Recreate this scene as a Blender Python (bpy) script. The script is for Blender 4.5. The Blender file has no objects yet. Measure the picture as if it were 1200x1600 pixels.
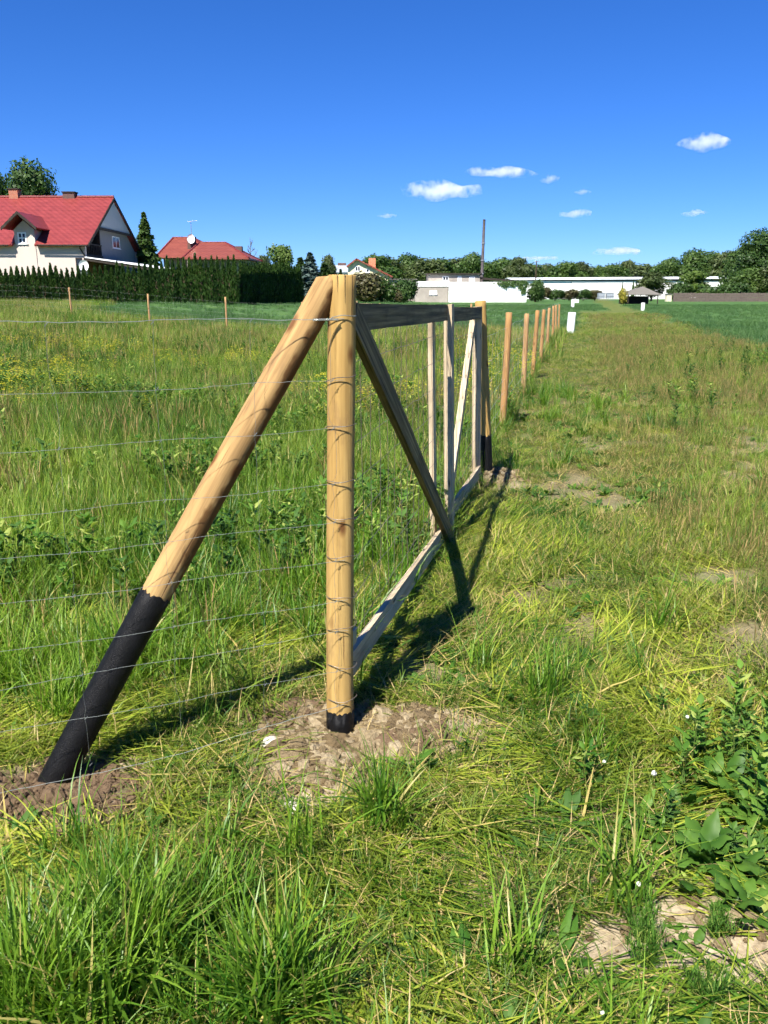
import bpy, bmesh, math, random
import numpy as np
from mathutils import Vector, Matrix, Quaternion
R = math.radians
scene = bpy.context.scene
COL = scene.collection

# ------------------------------------------------------------------ camera
PITCH = R(14.8); F = 1300.0; EYE = 1.6
CP, SP = math.cos(PITCH), math.sin(PITCH)
cam_d = bpy.data.cameras.new('camera'); cam = bpy.data.objects.new('camera', cam_d); COL.objects.link(cam)
cam.location = (0, 0, EYE); cam.rotation_euler = (R(90) - PITCH, 0, 0)
cam_d.sensor_fit = 'VERTICAL'; cam_d.sensor_height = 24; cam_d.lens = 24 * F / 1600
cam_d.clip_start = 0.05; cam_d.clip_end = 20000
scene.camera = cam

# ------------------------------------------------------------------ sky, sun, exposure
SUN_EL = R(52); SUN_H = Vector((-0.457, -0.89, 0)).normalized()
SUN = Vector((SUN_H.x * math.cos(SUN_EL), SUN_H.y * math.cos(SUN_EL), math.sin(SUN_EL)))
world = bpy.data.worlds.new('World'); scene.world = world; world.use_nodes = True
wn = world.node_tree; wn.nodes.clear()
sky = wn.nodes.new('ShaderNodeTexSky'); sky.sky_type = 'NISHITA'; sky.sun_disc = False
sky.sun_elevation = SUN_EL; sky.sun_rotation = math.atan2(SUN_H.x, SUN_H.y)
sky.air_density = 0.8; sky.dust_density = 0.0; sky.ozone_density = 4.0
hs = wn.nodes.new('ShaderNodeHueSaturation'); hs.inputs['Saturation'].default_value = 1.08
sm = wn.nodes.new('ShaderNodeMix'); sm.data_type = 'RGBA'; sm.blend_type = 'MULTIPLY'; sm.inputs[0].default_value = 1; sm.inputs[7].default_value = (.46, .645, 1.06, 1)
bg = wn.nodes.new('ShaderNodeBackground'); bg.inputs['Strength'].default_value = 0.064
wo = wn.nodes.new('ShaderNodeOutputWorld')
wn.links.new(sky.outputs[0], sm.inputs[6]); wn.links.new(sm.outputs[2], hs.inputs['Color']); wn.links.new(hs.outputs[0], bg.inputs[0]); wn.links.new(bg.outputs[0], wo.inputs[0])
sun_d = bpy.data.lights.new('sun', 'SUN'); sun_d.energy = 5.0; sun_d.angle = R(0.5); sun_d.color = (1, 0.955, 0.87)
sun = bpy.data.objects.new('sun', sun_d); COL.objects.link(sun); sun.location = (0, 0, 30)
sun.rotation_euler = SUN.to_track_quat('Z', 'Y').to_euler()
vs = scene.view_settings; vs.view_transform = 'Standard'; vs.look = 'None'; vs.exposure = 1.25; vs.gamma = 1
scene.cycles.max_bounces = 16; scene.cycles.diffuse_bounces = 2; scene.cycles.glossy_bounces = 1
scene.cycles.transmission_bounces = 3; scene.cycles.volume_bounces = 14; scene.cycles.transparent_max_bounces = 6
scene.cycles.caustics_reflective = False; scene.cycles.caustics_refractive = False
scene.cycles.use_adaptive_sampling = True; scene.cycles.adaptive_threshold = 0.03; scene.cycles.adaptive_min_samples = 16
scene.cycles.use_denoising = True; scene.cycles.denoiser = 'OPENIMAGEDENOISE'; scene.cycles.denoising_input_passes = 'RGB_ALBEDO_NORMAL'; scene.cycles.use_light_tree = False

# ------------------------------------------------------------------ geometry of the view (to read sizes off the photo)
def ray(px, py):
    u = (px - 600) / F; v = (py - 800) / F
    return Vector((u, CP - v * SP, -SP - v * CP))
def at(px, py, D):
    r = ray(px, py); k = D / r.y
    return Vector((r.x * k, D, EYE + r.z * k))
def gp(px, py, z=0.0):
    r = ray(px, py); k = (z - EYE) / r.z
    return Vector((r.x * k, r.y * k, z))

# ------------------------------------------------------------------ noise and terrain
def sst(a, b, x):
    t = np.clip((np.asarray(x, float) - a) / (b - a), 0, 1); return t * t * (3 - 2 * t)
def _h(ix, iy, s):
    n = (ix * 374761393 + iy * 668265263 + s * 1274126177) & 0xffffffff
    n = ((n ^ (n >> 13)) * 1274126177) & 0xffffffff
    return ((n ^ (n >> 16)) & 0xffff) / 65535.0
def vnoise(x, y, s=0):
    x = np.asarray(x, float); y = np.asarray(y, float)
    ix = np.floor(x).astype(np.int64); iy = np.floor(y).astype(np.int64)
    fx = x - ix; fy = y - iy; fx = fx * fx * (3 - 2 * fx); fy = fy * fy * (3 - 2 * fy)
    a = _h(ix, iy, s); b = _h(ix + 1, iy, s); c = _h(ix, iy + 1, s); d = _h(ix + 1, iy + 1, s)
    return (a * (1 - fx) + b * fx) * (1 - fy) + (c * (1 - fx) + d * fx) * fy
def fbm(x, y, s=0, o=3):
    r = 0; a = 0.5; n = 0
    for k in range(o):
        r = r + a * vnoise(x * 2 ** k, y * 2 ** k, s + k); n += a; a *= 0.5
    return r / n

P0 = np.array([-0.16, 2.83]); GD = np.array([0.226, 0.974]); GD /= np.linalg.norm(GD); GN = np.array([GD[1], -GD[0]])
FD = np.array([-0.922, -0.388]); FD /= np.linalg.norm(FD); FM = np.array([-0.388, 0.922]); FM /= np.linalg.norm(FM)
def s_of(x, y): return (x - P0[0]) * GN[0] + (y - P0[1]) * GN[1]
def q_of(x, y): return (x - P0[0]) * FM[0] + (y - P0[1]) * FM[1]

BARE = []      # (x, y, rx, ry, amount)
def bare_at(px, py, rx, ry, a=1.0):
    p = gp(px, py); BARE.append((p.x, p.y, rx, ry, a))
bare_at(535, 1165, .34, .22, 1.5); bare_at(640, 1140, .36, .13, 1.3); bare_at(470, 1190, .20, .14, 1.1); bare_at(490, 1240, .14, .08, .9)
bare_at(50, 1255, .34, .15, 1.6); bare_at(130, 1275, .2, .09, 1.1); bare_at(140, 1200, .22, .10, 1.5); bare_at(330, 1130, .3, .06, .9)
bare_at(985, 1480, .17, .10, 1.8); bare_at(1165, 1490, .22, .14, 1.9); bare_at(1090, 1440, .16, .07, 1.8); bare_at(960, 1235, .09, .05, .9)
bare_at(740, 1390, .10, .05, 1.5); bare_at(1010, 1330, .06, .05, .9); bare_at(880, 1440, .07, .05, .7); bare_at(620, 1590, .14, .05, .6)
bare_at(790, 760, .18, .2, 1.0); bare_at(775, 745, .16, .2, 1.0)
bare_at(1010, 950, .10, .4, .36); bare_at(700, 1080, .2, .1, .5)
def bare(x, y):
    b = np.zeros_like(np.asarray(x, float))
    for (bx, by, rx, ry, a) in BARE:
        b = np.maximum(b, a * np.exp(-((x - bx) / rx) ** 2 - ((y - by) / ry) ** 2))
    n = fbm(x * 7, y * 7, 11)
    return np.clip((b - 0.28 - 0.55 * (n - 0.5)) / 0.35, 0, 1)
def thin(x, y):
    """where the trodden grass has worn thin"""
    return sst(.50, .70, fbm(x * 2.2, y * 2.2, 15, 3)) * np.where(s_of(x, y) > 0, 1, 1 - sst(-.3, .6, q_of(x, y))) * (1 - sst(8, 16, y))
CLODS = [(0.12, 2.82, .16, .14, .02), (-0.32, 2.66, .16, .12, .02), (-0.30, 2.93, .12, .08, .03), (-.16, 2.83, .13, .12, -.03), (-1.05, 2.52, .2, .14, -.03), (-1.35, 2.35, .2, .12, .03), (.93, 7.32, .28, .25, .055), (.80, 6.95, .15, .15, -.05)]
def terrain(x, y):
    x = np.asarray(x, float); y = np.asarray(y, float)
    z = 0.48 * sst(32, 62, y) * sst(-6, 4, -x + 2) + 0.72 * sst(10, 32, y) * sst(3, 15, -x) * (1 - .55 * sst(34, 58, y))
    z = z * (1 - 0.0 * x)
    near = 1 - sst(8, 30, np.hypot(x, y))
    z = z + near * (0.05 * (fbm(x * 1.3, y * 1.3, 3) - 0.5) + 0.035 * (fbm(x * 6, y * 6, 5) - 0.5))
    for (cx, cy, rx, ry, h) in CLODS:
        z = z + h * np.exp(-((x - cx) / rx) ** 2 - ((y - cy) / ry) ** 2)
    return z
def tz(x, y): return float(terrain(np.array([x]), np.array([y]))[0])
def crop_mask(x, y):
    s = s_of(x, y)
    c = sst(5.2, 6.6, s + 1.2 * (fbm(x * .25, y * .25, 21) - .5)) * sst(8, 16, y)
    back = sst(33, 36, y) * (s < 0.5) * sst(-.41, -.30, x / np.maximum(y, 1))
    back2 = sst(70, 80, y) * (s < 3)
    return np.clip(np.maximum(np.maximum(c, back), back2), 0, 1)

# ------------------------------------------------------------------ materials
def new_mat(name):
    m = bpy.data.materials.new(name); m.use_nodes = True
    nt = m.node_tree; nt.nodes.clear()
    return m, nt
class NT:
    def __init__(s, nt): s.nt = nt
    def n(s, t, **k):
        nd = s.nt.nodes.new(t)
        for a, b in k.items():
            if a.startswith('i_'):
                nd.inputs[a[2:].replace('_', ' ')].default_value = b
            else: setattr(nd, a, b)
        return nd
    def l(s, a, b): s.nt.links.new(a, b)
    def ramp(s, fac, stops):
        r = s.n('ShaderNodeValToRGB'); e = r.color_ramp.elements
        while len(e) > 1: e.remove(e[-1])
        e[0].position = stops[0][0]; e[0].color = (*stops[0][1], 1) if len(stops[0][1]) == 3 else stops[0][1]
        for p, c in stops[1:]:
            q = e.new(p); q.color = (*c, 1)
        s.l(fac, r.inputs[0]); return r.outputs[0]
    def mix(s, fac, a, b, bt='MIX'):
        m = s.n('ShaderNodeMix', data_type='RGBA', blend_type=bt)
        for v, i in ((fac, 0), (a, 6), (b, 7)):
            if hasattr(v, 'links'): s.l(v, m.inputs[i])
            else: m.inputs[i].default_value = v if i == 0 else (*v, 1)
        return m.outputs[2]
    def math(s, op, a, b=0.0, c=None, clamp=False):
        m = s.n('ShaderNodeMath', operation=op, use_clamp=clamp)
        for i, v in enumerate((a, b, c)):
            if v is None: continue
            if hasattr(v, 'links'): s.l(v, m.inputs[i])
            else: m.inputs[i].default_value = v
        return m.outputs[0]
    def coords(s, scale, kind='Object'):
        tc = s.n('ShaderNodeTexCoord'); mp = s.n('ShaderNodeMapping'); mp.inputs['Scale'].default_value = scale
        s.l(tc.outputs[kind], mp.inputs[0]); return mp.outputs[0]
    def noise(s, vec, scale=5, detail=3, rough=.5, dist=0):
        t = s.n('ShaderNodeTexNoise', i_Scale=scale, i_Detail=detail, i_Roughness=rough, i_Distortion=dist)
        if vec is not None: s.l(vec, t.inputs['Vector'])
        return t.outputs['Fac']
    def bsdf(s, col, rough=.7, spec=.3, bump=None, bstr=.3, bdist=.01, metal=0.0):
        p = s.n('ShaderNodeBsdfPrincipled')
        if hasattr(col, 'links'): s.l(col, p.inputs['Base Color'])
        else: p.inputs['Base Color'].default_value = (*col, 1)
        if hasattr(rough, 'links'): s.l(rough, p.inputs['Roughness'])
        else: p.inputs['Roughness'].default_value = rough
        p.inputs['Specular IOR Level'].default_value = spec; p.inputs['Metallic'].default_value = metal
        if bump is not None:
            b = s.n('ShaderNodeBump', i_Strength=bstr, i_Distance=bdist); s.l(bump, b.inputs['Height']); s.l(b.outputs[0], p.inputs['Normal'])
        return p
    def out(s, sh):
        o = s.n('ShaderNodeOutputMaterial'); s.l(sh.outputs[0] if hasattr(sh, 'outputs') else sh, o.inputs[0])

def leaf_mat(name, c1, c2, c3=None, trans=.35, rough=.5, spec=.25, dry=None, nscale=.6):
    """leaf: per-instance, per-blade and patchy colour variation, partly translucent"""
    m, nt = new_mat(name); N = NT(nt)
    oi = N.n('ShaderNodeObjectInfo'); geo = N.n('ShaderNodeNewGeometry')
    at_ = N.n('ShaderNodeAttribute', attribute_name='v')
    big = N.noise(geo.outputs['Position'], nscale, 2)
    f = N.math('MULTIPLY_ADD', big, 2.3, -0.82)
    f = N.math('MULTIPLY_ADD', oi.outputs['Random'], 0.35, f)
    f = N.math('MULTIPLY_ADD', at_.outputs['Fac'], 0.75, f)
    f = N.math('SUBTRACT', f, 0.40, clamp=True)
    col = N.mix(f, c1, c2)
    if c3 is not None:
        k = N.math('GREATER_THAN', at_.outputs['Fac'], 1 - (dry or .12)); col = N.mix(k, col, c3)
    p = N.bsdf(col, rough, spec)
    t = N.n('ShaderNodeBsdfTranslucent'); tc = N.mix(.55, col, (1.0, 1.0, .25), 'MULTIPLY'); g = N.mix(1.0, tc, (1.35, 1.5, 1.0), 'MULTIPLY'); N.l(g, t.inputs[0])
    mx = N.n('ShaderNodeMixShader', i_Fac=trans) if False else N.n('ShaderNodeMixShader'); mx.inputs[0].default_value = trans
    N.l(p.outputs[0], mx.inputs[1]); N.l(t.outputs[0], mx.inputs[2]); N.out(mx)
    return m

def wood_pole_mat(name, c1, c2, stain=0.0, stain_col=(.10, .045, .015)):
    m, nt = new_mat(name); N = NT(nt)
    oi = N.n('ShaderNodeObjectInfo')
    v = N.coords((1, 1, 1)); va = N.n('ShaderNodeVectorMath', operation='ADD'); N.l(v, va.inputs[0])
    cb = N.n('ShaderNodeCombineXYZ'); N.l(N.math('MULTIPLY', oi.outputs['Random'], 37.0), cb.inputs[2]); N.l(cb.outputs[0], va.inputs[1]); v = va.outputs[0]
    def mp(sc):
        k = N.n('ShaderNodeMapping'); k.inputs['Scale'].default_value = sc; N.l(v, k.inputs[0]); return k.outputs[0]
    base = N.noise(mp((9, 9, 2.0)), 1.0, 4, .6)
    col = N.ramp(base, [(.3, c1), (.7, c2)])
    st = N.noise(mp((70, 70, 1.6)), 1.0, 4, .65)
    col = N.mix(N.ramp(st, [(.47, (0, 0, 0)), (.66, (.5, .5, .5))]), col, tuple(x * .55 for x in c1))
    col = N.mix(N.ramp(N.noise(mp((40, 40, 3)), 1, 2), [(.55, (0, 0, 0)), (.75, (.5, .5, .5))]), col, tuple(min(1, x * 1.25) for x in c2))
    # knots
    vo = N.n('ShaderNodeTexVoronoi', i_Scale=1.0, i_Randomness=1.0); N.l(mp((9, 9, 4.2)), vo.inputs['Vector'])
    kn = N.ramp(vo.outputs['Distance'], [(.08, (1, 1, 1)), (.19, (0, 0, 0))]); col = N.mix(kn, col, (.13, .055, .018))
    # drying cracks
    cr = N.noise(mp((110, 110, 2.2)), 1.0, 1, .5); crk = N.ramp(cr, [(.70, (0, 0, 0)), (.725, (.85, .85, .85))]); col = N.mix(crk, col, (.08, .04, .02))
    # grey dirt smudges
    col = N.mix(N.ramp(N.noise(mp((14, 14, 5)), 1, 4, .65), [(.56, (0, 0, 0)), (.74, (.55, .55, .55))]), col, (.17, .10, .055))
    if stain:
        s_ = N.noise(mp((7, 7, 2.6)), 1.0, 4, .7)
        sx = N.n('ShaderNodeSeparateXYZ'); N.l(v, sx.inputs[0])
        fac = N.math('MULTIPLY_ADD', sx.outputs[0], -9.0, N.math('MULTIPLY_ADD', s_, 2.4, -.62))       # bark left along one side of the log
        k = N.ramp(fac, [(.62, (0, 0, 0)), (.80, (stain,) * 3)]); col = N.mix(k, col, stain_col)
    hgt = N.math('SUBTRACT', N.noise(mp((60, 60, 4)), 1.0, 4), N.math('MULTIPLY', crk, .8))
    N.out(N.bsdf(col, .78, .15, hgt, .45, .004)); return m

def board_mat(name, c1, c2, c3):
    m, nt = new_mat(name); N = NT(nt)
    oi = N.n('ShaderNodeObjectInfo'); v = N.coords((1, 1, 1)); va = N.n('ShaderNodeVectorMath', operation='ADD'); N.l(v, va.inputs[0])
    cb = N.n('ShaderNodeCombineXYZ'); N.l(N.math('MULTIPLY', oi.outputs['Random'], 37.0), cb.inputs[2]); N.l(cb.outputs[0], va.inputs[1]); v = va.outputs[0]
    def mp(sc):
        k = N.n('ShaderNodeMapping'); k.inputs['Scale'].default_value = sc; N.l(v, k.inputs[0]); return k.outputs[0]
    a = N.noise(mp((50, 50, 1.3)), 1, 4, .6); col = N.ramp(a, [(.32, c1), (.5, c2), (.72, c3)])
    b = N.noise(mp((7, 7, 3)), 1, 4, .65); col = N.mix(N.ramp(b, [(.5, (0, 0, 0)), (.7, (.6, .6, .6))]), col, tuple(x * .45 for x in c1))
    vo = N.n('ShaderNodeTexVoronoi', i_Scale=1.0); N.l(mp((14, 14, 3)), vo.inputs['Vector'])
    col = N.mix(N.ramp(vo.outputs['Distance'], [(.05, (1, 1, 1)), (.13, (0, 0, 0))]), col, (.07, .04, .02))
    N.out(N.bsdf(col, .8, .2, N.noise(mp((90, 90, 3)), 1, 3), .4, .003)); return m

def plain_mat(name, c, rough=.7, spec=.3, var=.15, scale=3.0, bump=0.0, dirt=None, metal=0.0, kind='Object'):
    m, nt = new_mat(name); N = NT(nt); v = N.coords((1, 1, 1), kind)
    a = N.noise(v, scale, 5, .6)
    col = N.ramp(a, [(.3, tuple(x * (1 - var) for x in c)), (.7, tuple(min(1, x * (1 + var)) for x in c))])
    if dirt: col = N.mix(N.ramp(N.noise(v, scale * .6, 5, .7), [(.5, (0, 0, 0)), (.75, (.7, .7, .7))]), col, dirt)
    N.out(N.bsdf(col, rough, spec, N.noise(v, scale * 8, 3) if bump else None, bump, .01, metal)); return m

def tile_mat(name, c1, c2, rows, cols, rough=.5, spec=.35):
    """roof tiles: courses along generated slope, from object coordinates (z = up, x / y = along)"""
    m, nt = new_mat(name); N = NT(nt); tc = N.n('ShaderNodeTexCoord'); sx = N.n('ShaderNodeSeparateXYZ'); N.l(tc.outputs['Object'], sx.inputs[0])
    zr = N.math('FRACT', N.math('MULTIPLY', sx.outputs[2], rows)); xs = N.math('ADD', sx.outputs[0], sx.outputs[1])
    xr = N.math('SINE', N.math('MULTIPLY', xs, cols * 6.283))
    n = N.noise(tc.outputs['Object'], 1.2, 5, .65); col = N.ramp(n, [(.3, c1), (.7, c2)])
    edge = N.ramp(zr, [(0, (.5, .5, .5)), (.16, (0, 0, 0))]); col = N.mix(edge, col, tuple(x * .35 for x in c1))
    h = N.math('MULTIPLY_ADD', zr, -1.0, N.math('MULTIPLY', xr, .35))
    N.out(N.bsdf(col, rough, spec, h, .6, .05)); return m

def brick_mat(name, c1, c2, mortar, sc):
    m, nt = new_mat(name); N = NT(nt); tc = N.n('ShaderNodeTexCoord'); sx = N.n('ShaderNodeSeparateXYZ'); N.l(tc.outputs['Object'], sx.inputs[0])
    cb = N.n('ShaderNodeCombineXYZ'); N.l(N.math('ADD', sx.outputs[0], sx.outputs[1]), cb.inputs[0]); N.l(sx.outputs[2], cb.inputs[1])
    b = N.n('ShaderNodeTexBrick', i_Scale=sc); N.l(cb.outputs[0], b.inputs['Vector'])
    b.inputs['Color1'].default_value = (*c1, 1); b.inputs['Color2'].default_value = (*c2, 1); b.inputs['Mortar'].default_value = (*mortar, 1)
    N.out(N.bsdf(b.outputs['Color'], .85, .2)); return m

M = {}
M['pole'] = wood_pole_mat('peeled pine pole', (.345, .208, .064), (.43, .282, .098))
M['brace'] = wood_pole_mat('peeled log with bark stains', (.28, .165, .066), (.43, .28, .115), stain=.85)
M['thin'] = wood_pole_mat('orange pine post', (.33, .175, .065), (.39, .23, .095))
M['thin_pale'] = wood_pole_mat('pale pine post', (.34, .19, .08), (.41, .26, .125))
M['board'] = board_mat('weathered board', (.34, .26, .16), (.48, .38, .25), (.56, .46, .33))
M['board_dark'] = board_mat('shaded weathered board', (.060, .043, .020), (.165, .122, .060), (.33, .25, .130))  # darker copy of the board colour, shade put into rails and near diagonal
M['tar'] = plain_mat('bitumen coat', (.0045, .0045, .005), .55, .2, .4, 30, .35)
M['wire'] = plain_mat('galvanised wire', (.27, .29, .27), .38, .5, .15, 30, 0, None, .35)
M['wire_grey'] = plain_mat('grey wire', (.20, .21, .20), .45, .5, .15, 30, 0, None, .35)
M['wire_dark'] = plain_mat('dull wire', (.16, .13, .10), .5, .5, .2, 30, 0, None, .4)
M['white_post'] = plain_mat('white painted post', (.80, .82, .82), .5, .4, .05, 4)
M['render'] = plain_mat('pale pink render', (.52, .445, .39), .9, .1, .04, 1.2)
M['render_cream'] = plain_mat('cream render', (.74, .66, .45), .9, .1, .04, 1)
M['gable'] = plain_mat('pale grey cladding', (.34, .36, .38), .7, .2, .04, 2)
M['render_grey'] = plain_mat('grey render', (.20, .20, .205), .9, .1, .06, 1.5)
M['block'] = plain_mat('grey block and eave shade', (.34, .30, .26), .9, .1, .14, .8, .2, (.25, .22, .19))  # workshop blocks; also the darkened wall of the hipped house
M['whitewash'] = plain_mat('whitewashed wall', (.74, .74, .72), .85, .15, .04, .7, .15, (.70, .69, .66))
M['roof_red'] = tile_mat('red roof tiles', (.165, .027, .024), (.235, .040, .036), 2.6, 1.8, .45, .4)
M['roof_red2'] = tile_mat('dull red roof tiles', (.160, .038, .025), (.21, .056, .036), 2.6, 1.6)
M['roof_brown'] = tile_mat('brown red roof tiles', (.16, .04, .025), (.22, .058, .032), 2.2, 1.5)
M['ridge'] = plain_mat('ridge tile', (.14, .024, .024), .6, .25, .15, 3)
M['roof_grey'] = plain_mat('grey sheet roof', (.33, .37, .42), .5, .4, .1, .5)
M['roof_light'] = plain_mat('pale sheet roof', (.72, .75, .78), .5, .3, .05, .3)
M['dark'] = plain_mat('dark timber', (.035, .028, .022), .8, .2, .3, 4)
M['glass'] = plain_mat('window pane', (.02, .025, .035), .12, .3, .3, 1)
M['frame_white'] = plain_mat('white plastic frame', (.80, .80, .80), .4, .4, .02, 2)
M['curtain'] = plain_mat('pale blind', (.55, .53, .58), .9, .1, .08, 3)
M['brick'] = brick_mat('chimney brick', (.30, .09, .045), (.38, .13, .07), (.30, .25, .21), 4)
M['brick_orange'] = brick_mat('orange chimney brick', (.50, .16, .08), (.56, .20, .10), (.45, .3, .2), 4)
M['brick_dark'] = brick_mat('dark chimney brick', (.10, .055, .05), (.14, .075, .06), (.1, .08, .07), 4)
M['rust'] = plain_mat('rusty steel pipe', (.10, .085, .085), .6, .4, .4, .8, 0, (.16, .08, .05))
M['steel'] = plain_mat('grey steel', (.30, .31, .32), .45, .5, .1, 3, 0, None, .5)
M['dish'] = plain_mat('white dish', (.82, .82, .81), .5, .3, .03, 3)
M['fence_grey'] = board_mat('grey fence planks', (.075, .06, .05), (.12, .095, .08), (.16, .13, .11))
M['bark'] = plain_mat('bark', (.075, .052, .035), .95, .1, .35, 6, .5)
M['canvas'] = plain_mat('grey canvas', (.14, .13, .115), .9, .1, .07, 3)
M['beige'] = plain_mat('beige box', (.62, .56, .40), .8, .2, .05, 3)
M['clod'] = plain_mat('dry clay clods', (.29, .215, .125), .95, .08, .35, 18, .6, (.40, .32, .21), 0)
def clod_mat(name, c1, c2, c3):
    m, nt = new_mat(name); N = NT(nt); oi = N.n('ShaderNodeObjectInfo'); n = N.noise(N.coords((1, 1, 1)), 2.2, 5, .7)
    col = N.ramp(oi.outputs['Random'], [(.15, c1), (.6, c2), (.95, c3)]); col = N.mix(N.ramp(n, [(.35, (.55, .55, .55)), (.65, (0, 0, 0))]), col, c1)
    N.out(N.bsdf(col, .95, .06, n, .6, .2)); return m
M['clod'] = clod_mat('dry clay clods', (.17, .122, .066), (.33, .255, .145), (.50, .405, .26))
M['clod_dark'] = plain_mat('dark loam clods', (.16, .108, .066), .95, .08, .35, 20, .6)
M['stone'] = plain_mat('pale stone', (.58, .53, .44), .9, .1, .12, 14, .4)
M['puff'] = plain_mat('white seed head', (.72, .72, .66), .95, .05, .06, 30)

def ground_mat():
    m, nt = new_mat('field ground'); N = NT(nt); tc = N.n('ShaderNodeTexCoord'); P = tc.outputs['Object']
    ab = N.n('ShaderNodeAttribute', attribute_name='bare'); ac = N.n('ShaderNodeAttribute', attribute_name='crop'); ad = N.n('ShaderNodeAttribute', attribute_name='far')
    al = N.n('ShaderNodeAttribute', attribute_name='loam')
    n1 = N.noise(P, 3.0, 5, .6); n2 = N.noise(P, 28, 4, .65); n3 = N.noise(P, .35, 4, .6); n4 = N.noise(P, 120, 3, .6)
    soil = N.ramp(n2, [(.3, (.24, .185, .118)), (.55, (.36, .29, .195)), (.75, (.46, .38, .27))])
    soil = N.mix(al.outputs['Fac'], soil, N.ramp(n2, [(.3, (.085, .055, .033)), (.7, (.19, .13, .08))]))
    thatch = N.ramp(n4, [(.3, (.030, .036, .010)), (.5, (.075, .070, .022)), (.7, (.17, .14, .055))])
    thatch = N.mix(N.ramp(n1, [(.45, (0, 0, 0)), (.65, (.8, .8, .8))]), thatch, (.05, .09, .016))
    col = N.mix(ab.outputs['Fac'], thatch, soil)
    crop = N.ramp(N.noise(P, 1.5, 6, .75), [(.3, (.034, .082, .026)), (.7, (.068, .140, .040))])
    crop = N.mix(N.ramp(n3, [(.4, (0, 0, 0)), (.7, (.6, .6, .6))]), crop, (.095, .16, .042))
    mead = N.ramp(N.noise(P, 2.2, 6, .75), [(.3, (.05, .085, .018)), (.7, (.15, .16, .045))])
    col = N.mix(ad.outputs['Fac'], col, mead); col = N.mix(ac.outputs['Fac'], col, crop)
    n5 = N.noise(P, 45, 4, .7); soil2 = N.ramp(n5, [(.36, (.30, .30, .30)), (.56, (1, 1, 1))]); col = N.mix(N.math('MULTIPLY', ab.outputs['Fac'], .5), col, soil2, 'MULTIPLY')
    h = N.math('ADD', N.math('MULTIPLY', n5, .8), N.math('MULTIPLY', n4, 1.0))
    N.out(N.bsdf(col, .95, .08, h, .5, .006)); return m
M['ground'] = ground_mat()

# ------------------------------------------------------------------ object helpers
WL = {}
def setp(o, label=None, cat=None, group=None, kind=None):
    if label: o['label'] = label
    if cat: o['category'] = cat
    if group: o['group'] = group
    if kind: o['kind'] = kind
    return o
def wl(o): return WL.get(o.name, Vector((0, 0, 0)))
def link(o, parent=None, loc=(0, 0, 0), col=None):
    (col or COL).objects.link(o); loc = Vector(loc); WL[o.name] = loc.copy()
    if parent is not None:
        o.parent = parent; o.location = loc - wl(parent)
    else: o.location = loc
    return o
def thing(name, loc, label, cat, group=None):
    o = bpy.data.objects.new(name, None); o.empty_display_size = .2
    link(o, None, loc); return setp(o, label, cat, group)
def copy_tree(src, loc, label=None, group=None, rotz=None, scale=None):
    c = src.copy(); COL.objects.link(c); c.location = loc
    if rotz is not None: c.rotation_euler[2] = rotz
    if scale is not None: c.scale = scale
    if label: c['label'] = label
    if group: c['group'] = group
    for ch in list(src.children):
        k = ch.copy(); COL.objects.link(k); k.parent = c
        for g in list(ch.children):
            h = g.copy(); COL.objects.link(h); h.parent = k
    return c
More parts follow.
